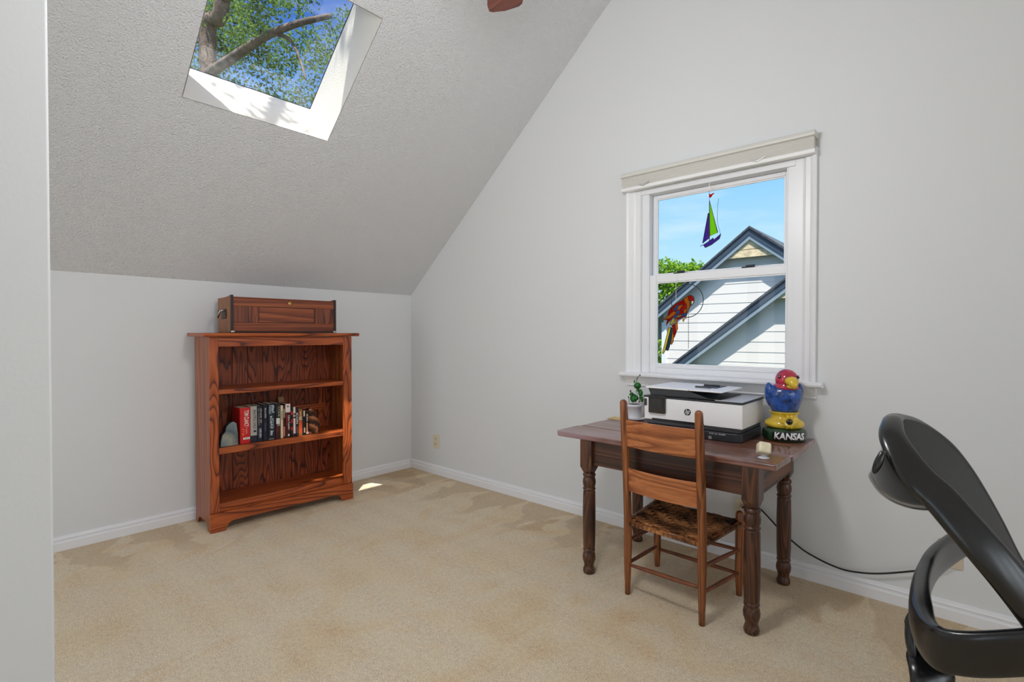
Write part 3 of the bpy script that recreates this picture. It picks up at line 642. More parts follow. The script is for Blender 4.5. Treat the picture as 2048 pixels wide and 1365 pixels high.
for x, y in ((2.618, -.742), (3.487, -.745), (3.472, -.148), (2.606, -.152)):
    lg = MB().lathe(LP[::-1], 24, c=(x-3, y+.42, .0005))
    s = .0375; a, b = x-3, y+.42
    q = lg.bm; rings = []
    for z, r in ((.568, .6), (.585, .8), (.605, 1.0), (.7565, 1.0)): rings.append([q.verts.new((a+dx*s*r, b+dy*s*r, z)) for dx, dy in ((-1, -1), (1, -1), (1, 1), (-1, 1))])
    for A, Bq in zip(rings, rings[1:]):
        for k in range(4): q.faces.new((A[k], A[(k+1) % 4], Bq[(k+1) % 4], Bq[k]))
    q.faces.new(rings[0][::-1]); q.faces.new(rings[-1])
    lg.build('leg', 'desk_v', dk, bevel=.003, bseg=2)

# ------------------------------------------------------------------ ladder-back chair
ch = thing('ladder_back_chair', 'old ladder-back chair with woven splint seat pushed up to the desk', 'chair', (3.1, -.61, 0)); CO = Vector((3.1, -.61, 0))
BL, BR, FL, FR = Vector((2.898, -.808, 0)), Vector((3.297, -.836, 0)), Vector((2.868, -.408, 0)), Vector((3.335, -.437, 0))
def post(p, top, lean, r=.0205):
    pts, rr = [], []
    for k in range(13):
        t = k/12; z = top*t; off = lean*max(0, (t-.38)/.62)**1.3
        pts.append(Vector((p.x, p.y-off, z+.0005))-CO); rr.append(r*(.66+.34*min(1, t*4.5)) if t < .9 else r*(1-.12*(t-.9)/.1))
    pts += [pts[-1]+Vector((0, 0, .008)), pts[-1]+Vector((0, 0, .013))]; rr += [r*.7, r*.3]
    return MB().tube(pts, rr, 14, side=Vector((1, 0, 0)))
post(BL, 1.003, .05).build('back_post', 'chair_v', ch, smooth=True); post(BR, .99, .05).build('back_post', 'chair_v', ch, smooth=True)
post(FL, .425, 0, .021).build('front_leg', 'chair_v', ch, smooth=True); post(FR, .425, 0, .021).build('front_leg', 'chair_v', ch, smooth=True)
def yoff(z): return .05*max(0, (z-.38)/.62)**1.3
def slat(z0, z1, crest=.0):
    P = []; n = 14
    for i in range(n+1):
        t = i/n; a = BL.lerp(BR, t); bow = .028*(1-(2*t-1)**2)
        row = []
        for z in (z0, z0+.02, (z0+z1)/2, z1-.02, z1): row.append(Vector((a.x, a.y-bow-yoff(z), z+(crest*(1-(2*t-1)**2) if z > (z0+z1)/2 else 0)))-CO)
        P.append(row)
    return MB().grid(P)
slat(.778, .915).build('slat', 'chair_h', ch, solid=.011, bevel=.003); slat(.545, .665).build('slat', 'chair_h', ch, solid=.011, bevel=.003)
def rung(a, b, za, zb, r=.0095):
    pa_, pb = Vector((a.x, a.y, za))-CO, Vector((b.x, b.y, zb))-CO; pts = [pa_.lerp(pb, k/8) for k in range(9)]
    MB().tube(pts, [r*(.8+.35*sin(pi*k/8)) for k in range(9)], 10).build('rung', 'rung', ch, smooth=True)
rung(BL, BR, .155, .172); rung(FL, FR, .103, .112); rung(FL, FR, .215, .235); rung(BL, FL, .16, .118); rung(BL, FL, .28, .238); rung(BR, FR, .15, .118); rung(BR, FR, .272, .238)
# seat: real interlaced splints wrapped over four rails
rl = MB(); SZ0 = .376
def sp(u, v): return BL.lerp(BR, u).lerp(FL.lerp(FR, u), v)
for a, b in ((BL, BR), (FL, FR), (BL, FL), (BR, FR)): rl.tube([Vector((a.x, a.y, SZ0))-CO, Vector((b.x, b.y, SZ0))-CO], .013, 10)
st = rl.build('seat_rail', 'chair_v', ch, smooth=True)
sm = MB(); NU, NV_ = 17, 15
def dish(u, v): return -.022*(sin(pi*u)*sin(pi*v))**.8
def strip(along_v, i, N, Nx):
    c = (i+.5)/N; hw = .42/N; rows = []
    prof = []
    for (s, dz, out) in ((0, -.017, .0), (0, -.008, .014), (0, .006, .0165)): prof.append((s, dz, out, 0))
    for k in range(1, Nx*2):
        s = k/(Nx*2); j = int(s*Nx); wv = .0035*(1 if ((i+j) // 2) % 2 == 0 else -1)*(1 if along_v else -1) if True else 0
        prof.append((s, .0165, 0, wv+dish(c, s)))
    for (s, dz, out) in ((1, .006, .0165), (1, -.008, .014), (1, -.017, .0)): prof.append((s, dz, out, 0))
    for s, dz, out, add in prof:
        row = []
        for e_ in (-hw, hw):
            cc = min(.985, max(.015, c+e_)); p = sp(cc, s) if along_v else sp(s, cc)
            if along_v: dr = (FL-BL if c < .5 else FR-BR).normalized()
            else: dr = (BR-BL).normalized()
            sg = (-1 if s == 0 else 1) if out else 0
            q = p + dr*out*sg; row.append(Vector((q.x, q.y, SZ0+dz+add))-CO)
        rows.append(row)
    sm.grid(rows)
for i in range(NU): strip(True, i, NU, NV_)
for i in range(NV_): strip(False, i, NV_, NU)
sm.grid([[Vector((*sp(u/8, v/8).xy, SZ0+.006+dish(u/8, v/8)))-CO for v in range(9)] for u in range(9)])
sm.build('woven_seat', 'splint', ch, solid=.0016)

# ------------------------------------------------------------------ printer
pr = thing('printer', 'white and charcoal office printer on the desk behind the chair', 'printer', (2.805, -.443, DZ+.0008))
PW, PD = .542, .36
MB().box(-.005, PW, 0, PD, .071, .2).build('body', 'printer_white', pr, bevel=.006)
MB().box(.005, PW-.012, .008, PD-.01, .048, .0705).build('waist', 'darkgrey', pr, bevel=.004)
bs = MB().prism([(.33, -.004), (PW-.04, -.004), (PW-.005, .02), (PW-.005, PD-.02), (PW-.03, PD), (.0, PD), (.0, .03), (.33, .03)], lambda a, b, t: (a, b, t), .0, .0475).build('base', 'charcoal', pr, bevel=.006)
pt = MB().box(.03, .322, -.03, .028, .004, .04).build('paper_tray', 'darkgrey', pr, bevel=.01, bseg=3)
MB().box(.29, .325, -.045, -.002, .03, .046).build('tray_latch', 'charcoal', pr, bevel=.006)
MB().box(.045, .345, -.0015, .02, .0715, .082).build('output_slot', 'black', pr)
sc_ = MB().box(.028, .130, -.016, -.0005, .112, .213).build('screen_bezel', 'darkgrey', pr, bevel=.007, bseg=3)
MB().box(.031, .127, -.0185, -.0165, .115, .210).build('touch_screen', 'black_gloss', sc_, bevel=.004)
MB().box(.045, .112, -.0195, -.0188, .132, .195).build('display', plain('dim_display', (26, 24, 22), .3), sc_)
MB().box(-.0045, .0125, -.003, -.0003, .150, .190).build('usb_port', 'charcoal', pr, bevel=.001)
lg = MB().lathe([(0, .0185), (.0012, .0185)], 40, mtx=Matrix.Translation((.254, -.0003, .135)) @ Matrix.Rotation(pi/2, 4, 'X')).build('logo_badge', plain('badge_charcoal', (46, 47, 50), .4), pr)
# slanted letters inside the round badge, ascender and descender running to its rim
mb = MB(); sh_ = .28
def lb(x0, x1, z0, z1):
    mb.prism([(x0+sh_*z0, z0), (x1+sh_*z0, z0), (x1+sh_*z1, z1), (x0+sh_*z1, z1)], lambda a, b, t: (.254+a, t, .135+b), -.0023, -.0018)
u = .001
lb(-10.4*u, -7.6*u, -9*u, 18*u); lb(-3.6*u, -.9*u, -9*u, 6.0*u); lb(-7.8*u, -1.2*u, 5*u, 8*u)
lb(1.6*u, 4.4*u, -18*u, 8*u); lb(8.2*u, 11*u, -6.4*u, 6*u); lb(4.2*u, 10.4*u, 5*u, 8*u); lb(4.2*u, 10*u, -9*u, -6*u)
mb.build('logo_letters', 'white', lg)
q = text_mb('~15', .075, .008, 0); xf(q, lambda x, y, z: (.385+x, -.0046, .033+y)); q.build('base_lettering', 'lightgrey', pr, normals=False)
q = MB().box(.376, .381, -.0048, -.0043, .034, .039); q.build('base_lettering', 'lightgrey', pr)
q = MB()
for a in ((.372, .387, .006, .0085), (.372, .387, .0185, .021), (.372, .3745, .0085, .0185), (.3845, .387, .0085, .0185), (.3775, .3815, .011, .016)): q.box(a[0], a[1], -.0048, -.0043, a[2], a[3])
q.build('base_symbol', 'lightgrey', pr)
# scanner deck and document feeder
MB().box(-.008, PW+.004, -.004, PD+.004, .2005, .209).build('scanner_rim', 'charcoal', pr, bevel=.003)
MB().box(.40, PW, .002, PD, .2095, .2145).build('scanner_lid', 'lightgrey', pr, bevel=.003)
MB().prism([(.03, .2095), (.40, .2095), (.345, .222), (.255, .252), (.012, .252)], lambda a, b, t: (a, t, b), .012, PD-.01).build('feeder_body', 'charcoal', pr, bevel=.004)
MB().box(.25, .43, .01, PD-.03, .2098, .2185).build('feeder_bed', 'black', pr, bevel=.003)
MB().box(.005, .26, -.008, PD-.01, .2525, .262).build('feeder_cover', 'printer_white', pr, bevel=.003)
MB().box(.2605, .44, -.008, PD-.03, .2525, .2605).build('feeder_tray', 'printer_white', pr, bevel=.004)
MB().box(.25, .36, .14, PD-.05, .2611, .2625).build('feeder_slot', 'charcoal', pr)
for yy in (.11, .24): MB().box(.25, .34, yy, yy+.012, .2627, .272).build('paper_guide', 'darkgrey', pr, bevel=.002)

# ------------------------------------------------------------------ painted bird figurine (plain stand-in)
fc = Vector((3.475, -.165, DZ+.0008))
face = Vector((.42, -.75, 0)).normalized(); FRZ = math.atan2(face.y, face.x) + pi/2     # local -y looks along face
fg = thing('bird_figurine', 'glazed blue bird figurine with red head on the right end of the desk', 'figurine', fc, FRZ)
GL = dict(rough=.14, coat=.4)
f_green = plain('green_glaze', (34, 62, 40), .2, var=(16, .35), coat=.4); f_yel = plain('yellow_glaze', (214, 182, 52), .16, coat=.5, var=(10, .12)); f_blue = plain('blue_glaze', (26, 62, 124), .2, coat=.5, var=(26, .5), bump=(60, .5, .004))
f_red = plain('crimson_glaze', (176, 40, 66), .2, coat=.5, var=(20, .18)); f_black = plain('black_glaze', (12, 14, 16), .2, coat=.3)
mb = MB().lathe([(0, .098), (.006, .104), (.02, .108), (.04, .109), (.055, .104), (.064, .092), (.066, .05)], 40); xf(mb, lambda x, y, z: (x, y*.9, z)); mb.build('base', f_green, fg, smooth=True)
# lettering band and raised letters wrapped round the base
R0 = .1105
def wrapb(a, z, r): th = a/R0; return (r*sin(th), -r*.9*cos(th), z)
P = [[wrapb(-.085+.17*i/30, .010+.044*j/4, R0+(.0012 if 0 < j < 4 else -.001)) for j in range(5)] for i in range(31)]
MB().grid(P).build('name_band', f_black, fg, smooth=True)
q = text_mb('KANSAS', .15, .036, .004, bold=.03, shear=.12); xf(q, lambda x, y, z: wrapb(x-.075, .016+y, R0+.0008+z)); q.build('lettering', M['white'], fg)
mb = MB().lathe([(0, .075), (.008, .092), (.02, .097), (.034, .092), (.044, .078), (.052, .066), (.064, .062), (.074, .066), (.082, .074), (.086, .076), (.086, .068)], 40, c=(0, 0, .0655)); xf(mb, lambda x, y, z: (x*1.0, y*.85, z)); mb.build('yellow_collar', f_yel, fg, smooth=True)
pet = MB(); fcx = Vector((0, -.082, .108))
for k in range(10):
    a = 2*pi*k/10; d = Vector((cos(a), 0, sin(a))); s_ = Vector((-sin(a), 0, cos(a))); o_ = Vector((0, -1, 0))
    pp = [fcx+d*.012-s_*.006, fcx+d*.024-s_*.010+o_*.004, fcx+d*.040, fcx+d*.024+s_*.010+o_*.004, fcx+d*.012+s_*.006]
    vs1 = [pet.bm.verts.new(p+o_*.004) for p in pp]; vs2 = [pet.bm.verts.new(p-o_*.008) for p in pp]
    pet.bm.faces.new(vs1); pet.bm.faces.new(vs2[::-1])
    for i in range(5): pet.bm.faces.new((vs1[i], vs1[(i+1) % 5], vs2[(i+1) % 5], vs2[i]))
fl_ = pet.build('sunflower', f_yel, fg)
MB().ball((0, -.088, .108), .0155, (1, .45, 1)).build('flower_centre', f_black, fl_, smooth=True)
# body: one lathed torso, wings folded at the sides
mb = MB().lathe([(0, .06), (.02, .068), (.05, .076), (.08, .083), (.105, .086), (.125, .080), (.14, .066), (.152, .046), (.158, .03)], 36, c=(0, 0, .145)); xf(mb, lambda x, y, z: (x, y*.82, z)); bd = mb.build('body', f_blue, fg, smooth=True)
for s in (-1, 1):
    mb = MB().ball((s*.068, .016, .236), .05, (.5, .8, 1.35), Matrix.Rotation(s*.12, 3, 'Y')); mb.build('wing', f_blue, fg, smooth=True)
hr = Matrix.Rotation(radians(14), 3, 'Z')
mb = MB().ball((.006, -.012, .322), .056, (1.0, .98, 1.0)); mb.lathe([(0, .06), (.012, .062), (.03, .05), (.045, .045)], 24, c=(.004, -.008, .272)); mb.build('head', f_red, fg, smooth=True)
bkp = [Vector((.012, -.058, .318)), Vector((.014, -.078, .318)), Vector((.016, -.094, .308)), Vector((.017, -.101, .292)), Vector((.017, -.100, .281))]
MB().tube(bkp, [.033, .031, .025, .015, .005], 16, side=Vector((1, 0, 0)), flat=.8).build('upper_beak', f_yel, fg, smooth=True)
MB().tube([Vector((.010, -.052, .294)), Vector((.013, -.072, .288)), Vector((.014, -.086, .286))], [.022, .018, .008], 14, side=Vector((1, 0, 0)), flat=.55).build('lower_beak', f_yel, fg, smooth=True)
for s in (-1, 1):
    mb = MB().ball((.008+s*.044, -.042, .338), .0095, (.8, .9, 1)); ey = mb.build('eye', f_black, fg, smooth=True)
    MB().ball((.008+s*.048, -.0495, .3415), .0025, u=8, v=6).build('eye_glint', 'white', ey)

# ------------------------------------------------------------------ plant, papers, little cube
pc = aty(1268, 820, -.135); pc.z = DZ
sau = tag(MB().lathe([(0, .05), (.004, .062), (.010, .072), (.012, .072), (.006, .05)], 32).build('saucer', 'white', None, smooth=True, loc=(pc.x+.01, pc.y, DZ+.0045)), 'round white saucer under the potted plant on the desk', 'saucer')
pl = thing('potted_plant', 'small leafy plant in a white pot beside the printer', 'plant', (pc.x, pc.y, DZ+.012))
MB().lathe([(0, .038), (.004, .040), (.075, .050), (.076, .054), (.094, .0555), (.094, .050), (.086, .049)], 32).build('pot', plain('pot_white', (226, 228, 234), .35), pl, smooth=True)
MB().lathe([(0, .048), (.006, .044), (.009, .02)], 24, c=(0, 0, .082)).build('soil', 'soil', pl, smooth=True)
def V3(px, py, dd=0): p = aty(px, py, pc.y+dd); return p-Vector((pc.x, pc.y, DZ+.012))
stems = [[(1277, 806), (1280, 795), (1275, 780), (1274, 770), (1273, 762), (1276, 755), (1280, 750)], [(1272, 806), (1274, 795), (1274, 786), (1270, 784)], [(1264, 806), (1262, 795), (1262, 788), (1260, 783)], [(1258, 806), (1258, 800), (1257, 794)], [(1279, 805), (1280, 795), (1283, 787)], [(1277, 806), (1284, 800)]]
mb = MB()
for s_ in stems: mb.tube(catmull([V3(a, b, random.uniform(-.008, .008)) for a, b in s_], 3), .0018, 6)
mb.build('stem', plain('stem_brown', (58, 50, 36), .7), pl)
def leaf(c, r, nrm, sq=1.0, pointed=0):
    n = Vector(nrm).normalized(); a = n.cross(Vector((0, 0, 1))).normalized(); b = a.cross(n)
    mb = MB(); N = 16; vs = []
    for k in range(N):
        t = 2*pi*k/N; rr = r*(1+pointed*max(0, cos(t))**6); vs.append(mb.bm.verts.new(c+a*(rr*sq*sin(t))+b*(rr*cos(t))+n*(-.12*r*sin(t)**2)))
    ce = mb.bm.verts.new(c+n*r*.1)
    for k in range(N): mb.bm.faces.new((vs[k], vs[(k+1) % N], ce))
    mb.build('leaf', 'houseleaf', pl, smooth=True, solid=.001)
for (px, py, r, nr, sq, po) in ((1275, 772, .022, (.5, -1, .15), 1.05, 0), (1276, 781, .012, (.4, -1, .8), 1, .2), (1267, 797, .027, (.3, -1, .2), .9, .15), (1273, 797, .014, (.7, -.9, .4), 1, .3), (1281, 787, .02, (.2, -1, .1), .75, .4), (1263, 789, .013, (.3, -.8, .9), 1.1, .3), (1284, 800, .016, (.6, -1, .2), .6, .6), (1269, 764, .008, (.2, -1, .3), .7, .6), (1274, 758, .006, (.2, -1, .3), .7, .5), (1280, 751, .005, (.2, -1, .3), .8, .5), (1261, 783, .006, (.2, -1, .5), 1, .5), (1257, 795, .006, (.2, -1, .5), .6, .8), (1280, 796, .012, (.5, -1, .1), .5, .6)):
    leaf(V3(px, py, -.012), r, nr, sq, po)
P = [atz(1216, 839, DZ+.001), atz(1239, 832, DZ+.001), atz(1262, 838, DZ+.001), atz(1246, 846, DZ+.001)]
c0 = sum(P, Vector())/4
en = thing('envelope', 'tan paper envelope lying at the back left of the desk', 'envelope', (c0.x, c0.y, DZ+.0009))
MB().prism([(-.075, -.055), (.075, -.06), (.07, .05), (-.08, .055)], lambda a, b, t: (a, b, t), 0, .002).build('envelope_body', plain('manila', (206, 182, 132), .7), en)
MB().prism([(-.079, .054), (.069, .049), (.0, .0)], lambda a, b, t: (a, b, t), .0022, .0034).build('flap', plain('manila_flap', (222, 202, 156), .7), en)
cc = atz(1526, 920, DZ); cu = thing('cube_ornament', 'small cream rounded cube tilted on a clear foot on the desk front', 'ornament', (cc.x-.006, cc.y+.03, DZ+.0008))
mb = MB().box(-.027, .027, -.027, .027, -.027, .027); xf(mb, lambda x, y, z: Matrix.Rotation(radians(14), 3, FWD) @ Matrix.Rotation(radians(-22), 3, RGT) @ Matrix.Rotation(radians(30), 3, 'Z') @ Vector((x, y, z)) + Vector((0, 0, .043)))
mb.build('cube', plain('cream_resin', (232, 222, 192), .35, var=(30, .06)), cu, bevel=.011, bseg=4)
ACR = glass('clear_acrylic', (.93, .95, .97, 1), 1.6)
MB().lathe([(0, .024), (.003, .025), (.006, .018), (.012, .010), (.017, .010)], 20).build('foot', plain('acrylic_highlight', (222, 230, 240), .12), cu, smooth=True)  # highlights of the clear foot put into an opaque pale colour

# ------------------------------------------------------------------ ceiling fan
tip = Vector((2.722, -1.55, 2.75)); fd = Vector((FWD.x, FWD.y, 0)).normalized(); hub = tip - fd*.622
fan = thing('ceiling_fan', 'ceiling fan with brown wooden blades, one blade tip in view at the top', 'fan', (hub.x, hub.y, 2.72))
MB().lathe([(0, .012), (CZ-2.72-.26, .012)], 12, c=(0, 0, .2)).build('downrod', 'bronze', fan, smooth=True)
MB().lathe([(-.001, .04), (-.03, .07), (-.06, .072), (-.0605, .01)][::-1], 24, c=(0, 0, CZ-2.72)).build('canopy', 'bronze', fan, smooth=True)
MB().lathe([(-.02, .06), (0, .11), (.06, .13), (.14, .12), (.2, .05)], 32).build('motor_housing', 'bronze', fan, smooth=True)
a0 = math.atan2(fd.y, fd.x)
for k in range(5):
    R_ = Matrix.Rotation(a0+k*2*pi/5, 4, 'Z') @ Matrix.Rotation(radians(-11), 4, 'X')
    bp = [(.20, -.055), (.40, -.068), (.60, -.078), (.625, -.074), (.64, -.06), (.652, .0), (.645, .055), (.635, .07), (.60, .076), (.40, .066), (.20, .052)]
    mb = MB().prism(bp, lambda a, b, t: (a, b, t), .028, .036); xf(mb, lambda x, y, z: R_ @ Vector((x, y, z))); b_ = mb.build('blade', 'blade', fan, bevel=.002)
    mb = MB().box(.10, .26, -.018, .018, .037, .043); xf(mb, lambda x, y, z: R_ @ Vector((x, y, z))); mb.build('blade_bracket', 'bronze', b_)
GLOBE = NT('added_globe_glow'); GLOBE.b.inputs['Emission Color'].default_value = (1, .95, .88, 1); GLOBE.b.inputs['Emission Strength'].default_value = 3  # glowing globe added below the fan, out of view, to brighten the room
MB().lathe([(-.16, .01), (-.155, .05), (-.13, .095), (-.09, .115), (-.05, .105), (-.021, .07)], 28).build('added_globe', GLOBE.m, fan, smooth=True)

# ------------------------------------------------------------------ office chair (foreground right)
oc_pos = atd(2230, 900, 1.32); oc = thing('office_chair', 'black mesh-back office chair in the right foreground, turned away', 'office chair', (oc_pos.x, oc_pos.y, 0)); OO = Vector((oc_pos.x, oc_pos.y, 0))
def Q(px, py, d): return atd(px, py, d) - OO
NEAR = [(1803, 847, 1.40), (1812, 880, 1.335), (1860, 940, 1.27), (1904, 979, 1.235), (1948, 1027, 1.20), (1995, 1080, 1.17), (2048, 1142, 1.145), (2110, 1222, 1.125), (2180, 1320, 1.12)]
FAR = [(1812, 838, 1.47), (1846, 846, 1.55), (1897, 884, 1.60), (1935, 930, 1.63), (1968, 982, 1.645), (2003, 1045, 1.65), (2046, 1128, 1.645), (2112, 1215, 1.63), (2185, 1310, 1.60)]
nr = catmull([Q(*p) for p in NEAR], 6); fr_ = catmull([Q(*p) for p in FAR], 6)
NS = len(nr)
P, UVc = [], []
for i in range(NS):
    row, ur = [], []
    for j in range(17):
        t = j/16; p = nr[i].lerp(fr_[i], t); tang = (nr[min(i+1, NS-1)]-nr[max(i-1, 0)]).normalized(); wd = (fr_[i]-nr[i]).normalized(); nn = tang.cross(wd).normalized()
        if nn.dot(RGT-UPV) > 0: nn = -nn
        row.append(p + (nn*-.0)*sin(pi*t)); ur.append((t*(fr_[i]-nr[i]).length*150, i*1.75))
    P.append(row); UVc.append(ur)
MB().grid(P, UVc).build('mesh_back', 'netting', oc, smooth=True, normals=False, solid=.003)
# rim: deep lip behind the mesh, running up one side, round the top and down the other
ringp = catmull([Q(*p) for p in NEAR[::-1]] + [Q(1804, 841, 1.435)] + [Q(*p) for p in FAR], 6)
up_dir = (-RGT*1.0 - UPV*.05).normalized(); dn_dir = (-RGT*.80 - UPV*.60).normalized()
NRG = len(ringp); cum = [0]
for a, b in zip(ringp, ringp[1:]): cum.append(cum[-1]+(b-a).length)
top_s = cum[6*len(NEAR)]
A_, B__, SEC = [], [], []
for i, p in enumerate(ringp):
    k = min(1, abs(cum[i]-top_s)/.62); t = min(1, k*1.5); t = t*t*(3-2*t); want = (up_dir*(1-t)+dn_dir*t).normalized()
    kk = min(1, k*2.6); w_ = .046+.037*kk*kk*(3-2*kk)
    tg = (ringp[min(i+1, NRG-1)]-ringp[max(i-1, 0)]).normalized(); a = (want-tg*want.dot(tg)*.8).normalized(); b = tg.cross(a).normalized()
    A_.append(a); B__.append(b)
    SEC.append([(w_*x-.004, y) for x, y in ((0, -.010), (0, .006), (.10, .014), (.45, .018), (.8, .015), (.97, .008), (1.0, 0), (.97, -.008), (.8, -.012), (.45, -.014), (.12, -.014))])
for _ in range(5):
    A_ = [(A_[max(i-1, 0)]+A_[i]*2+A_[min(i+1, NRG-1)]).normalized() for i in range(NRG)]
for i in range(NRG):
    tg = (ringp[min(i+2, NRG-1)]-ringp[max(i-2, 0)]).normalized(); B__[i] = tg.cross(A_[i]).normalized()
MB().sweep(ringp, SEC, A_, B__).build('back_frame', 'frame_black', oc, smooth=True, sub=1)
# hook-shaped cowl behind the top of the back
prof = [(1766, 893), (1757, 905), (1748, 925), (1741, 943), (1738, 952), (1743, 966), (1757, 984), (1778, 999), (1802, 1010), (1830, 1017), (1858, 1019), (1885, 1012), (1868, 985), (1842, 950), (1822, 920), (1800, 898)]
mb = MB(); rings = []
for j in range(7):
    t = j/6; d = 1.315+.25*t; sc = 1-.12*abs(2*t-1)**3; ce = (1800, 960)
    rings.append([mb.bm.verts.new(Q(ce[0]+(a-ce[0])*sc, ce[1]+(b-ce[1])*sc, d)) for a, b in prof])
n = len(prof)
for A, Bq in zip(rings, rings[1:]):
    for k in range(n): mb.bm.faces.new((A[k], A[(k+1) % n], Bq[(k+1) % n], Bq[k]))
mb.bm.faces.new(rings[0]); mb.bm.faces.new(rings[-1][::-1])
cw = mb.build('rear_cowl', 'cowl_grey', oc, bevel=.006, bseg=3)
MB().tube(catmull([Q(a, b, 1.31) for a, b in ((1741, 945), (1739, 953), (1746, 967), (1760, 985), (1780, 1000), (1804, 1011), (1832, 1018), (1856, 1020))], 4), [.0026]*29, 8).build('cowl_lip', plain('cowl_lip_grey', (150, 152, 156), .3), cw, smooth=True)
MB().ball(Q(1757, 925, 1.302), .019, (.5, .5, 1.7), Matrix.Rotation(radians(22), 3, FWD)).build('cowl_knob', 'frame_black', cw, smooth=True)
# arm band: one loop running behind the back from one armrest to the other
ARM = [(1990, 1066, 1.80), (1970, 1070, 1.81), (1940, 1078, 1.80), (1905, 1098, 1.73), (1868, 1128, 1.62), (1846, 1170, 1.50), (1840, 1215, 1.385), (1846, 1256, 1.30), (1862, 1286, 1.235), (1890, 1302, 1.19), (1950, 1310, 1.15), (2048, 1306, 1.11), (2150, 1298, 1.08), (2260, 1288, 1.06)]
ap = catmull([Q(*p) for p in ARM], 6); na = len(ap); A_, B__, SEC = [], [], []
Z_ = Vector((0, 0, 1))
for i, p in enumerate(ap):
    tg = (ap[min(i+1, na-1)]-ap[max(i-1, 0)]).normalized(); b = tg.cross(Z_).normalized(); a = b.cross(tg).normalized(); A_.append(a); B__.append(b)
    t = i/(na-1); hh = .056 if t < .35 else (.05 if t > .7 else .053); tk = 1+.9*max(0, 1-abs(t-.5)/.22)
    SEC.append([(hh*x, y*tk) for x, y in ((-1, -.004), (-.8, -.012), (0, -.014), (.82, -.014), (1, -.008), (1, .008), (.82, .014), (0, .014), (-.8, .012), (-1, .004))])
MB().sweep(ap, SEC, A_, B__).build('arm_band', 'frame_black', oc, smooth=True, sub=1)
# spine that carries the back, and its cover
mb = MB(); sp_ = [(1859, 1284, 1.40), (1860, 1322, 1.37), (1862, 1365, 1.33), (1868, 1470, 1.32), (1900, 1600, 1.32)]
pts = catmull([Q(*p) for p in sp_], 5); sd = RGT
mb.tube(pts, [.0525]*len(pts), 16, flat=.4, side=RGT); mb.build('spine', 'frame_black', oc, smooth=True)
mb = MB().tube(catmull([Q(*p) for p in ((1829, 1218, 1.43), (1823, 1240, 1.41), (1821, 1272, 1.39), (1824, 1305, 1.375), (1831, 1332, 1.37))], 4), [.004, .007, .010, .012, .0135, .014, .012, .012, .012, .0115, .011, .010, .009, .008, .006, .005, .003], 10, flat=1.3, side=RGT); mb.build('spine_cover', plain('dark_grey_gloss', (38, 40, 44), .25), oc, smooth=True)
# seat, column and five-star base, outside the frame to the right
sd_ = Vector((RGT.x, RGT.y, 0)).normalized(); fw_ = Vector((FWD.x, FWD.y, 0)).normalized(); SCN = Vector((0, 0, .47)) + sd_*.26
P = []
for i in range(9):
    row = []
    for j in range(9):
        a, b = (i/4-1), (j/4-1); rr = max(abs(a), abs(b)); q = math.hypot(a, b) or 1; k = rr/q; row.append(SCN + sd_*(a*.24*(.75+.25*k)) + fw_*(b*.25*(.75+.25*k)) + Vector((0, 0, -.03*rr**4)))
    P.append(row)
MB().grid(P).build('seat', plain('seat_fabric', (24, 24, 26), .9), oc, smooth=True, solid=.07)
cb = SCN.copy(); cb.z = 0
MB().lathe([(.12, .03), (.25, .03), (.26, .022), (.42, .022)], 16, c=tuple(cb)).build('gas_column', 'charcoal', oc, smooth=True)
hu = MB().lathe([(.07, .045), (.12, .05), (.14, .035)], 20, c=tuple(cb)).build('base_hub', 'frame_black', oc, smooth=True)
pass
for k in range(5):
    a = k*2*pi/5+.3; d = Vector((cos(a), sin(a), 0)); e1 = cb+d*.27
    lg = MB().tube([cb+d*.03+Vector((0, 0, .11)), cb+d*.15+Vector((0, 0, .09)), e1+Vector((0, 0, .07))], [.024, .02, .015], 10).build('base_leg', 'frame_black', oc, smooth=True)
    cs_ = MB()
    for s in (-1, 1): cs_.lathe([(0, .026), (.014, .026)], 16, mtx=Matrix.Translation(e1+Vector((0, 0, .0265))) @ Matrix.Rotation(a+.6, 4, 'Z') @ Matrix.Rotation(pi/2, 4, 'X') @ Matrix.Translation((0, 0, -.007+s*.010)))
    cs_.tube([e1+Vector((0, 0, .03)), e1+Vector((0, 0, .072))], .008, 8); cs_.build('caster', 'black', lg)

# ------------------------------------------------------------------ outside: neighbour's house
HY, OV = 7.3, .19
hs = thing('house', 'white clapboard house with steep gables seen through the window', 'house', (1.0, HY, -3)); HO = Vector((1.0, HY, -3))
def hp(p): return (p[0]-HO.x, p[1]-HO.y, p[2]-HO.z)
def clap(x0, x1, z0, ztopf, y, ph, name):
    mb = MB(); z = z0
    while True:
        z1 = z+.19; ok = False
        xs_ = [x0+(x1-x0)*k/200 for k in range(201)]; ins = [x for x in xs_ if ztopf(x) > z]
        if not ins: break
        a, b = ins[0], ins[-1]; ins2 = [x for x in xs_ if ztopf(x) > z1]
        if ins2: a2, b2 = ins2[0], ins2[-1]
        else: a2 = b2 = (a+b)/2; z1 = max(ztopf(x) for x in xs_)
        last = not ins2
        V = [hp(v) for v in ((a, y-.006, z), (b, y-.006, z), (b2, y-.001, z1), (a2, y-.001, z1), (a, y+.1, z), (b, y+.1, z), (b2, y+.1, z1), (a2, y+.1, z1))]
        vv = [mb.bm.verts.new(v) for v in V]
        for f in ((0, 1, 2, 3), (0, 4, 5, 1), (0, 3, 7, 4), (1, 5, 6, 2), (4, 7, 6, 5)):
            mb.bm.faces.new([vv[i] for i in f])
        z = z1
        if last: break
    return mb.build(name, 'siding', hs)
ap1 = aty(1499, 452, HY-OV); lf = aty(1316, 612, HY-OV); S1 = (ap1.z-lf.z)/(ap1.x-lf.x)
cl_x = aty(1327, 690, HY).x
def z1f(x): return ap1.z - S1*abs(x-ap1.x) - .06
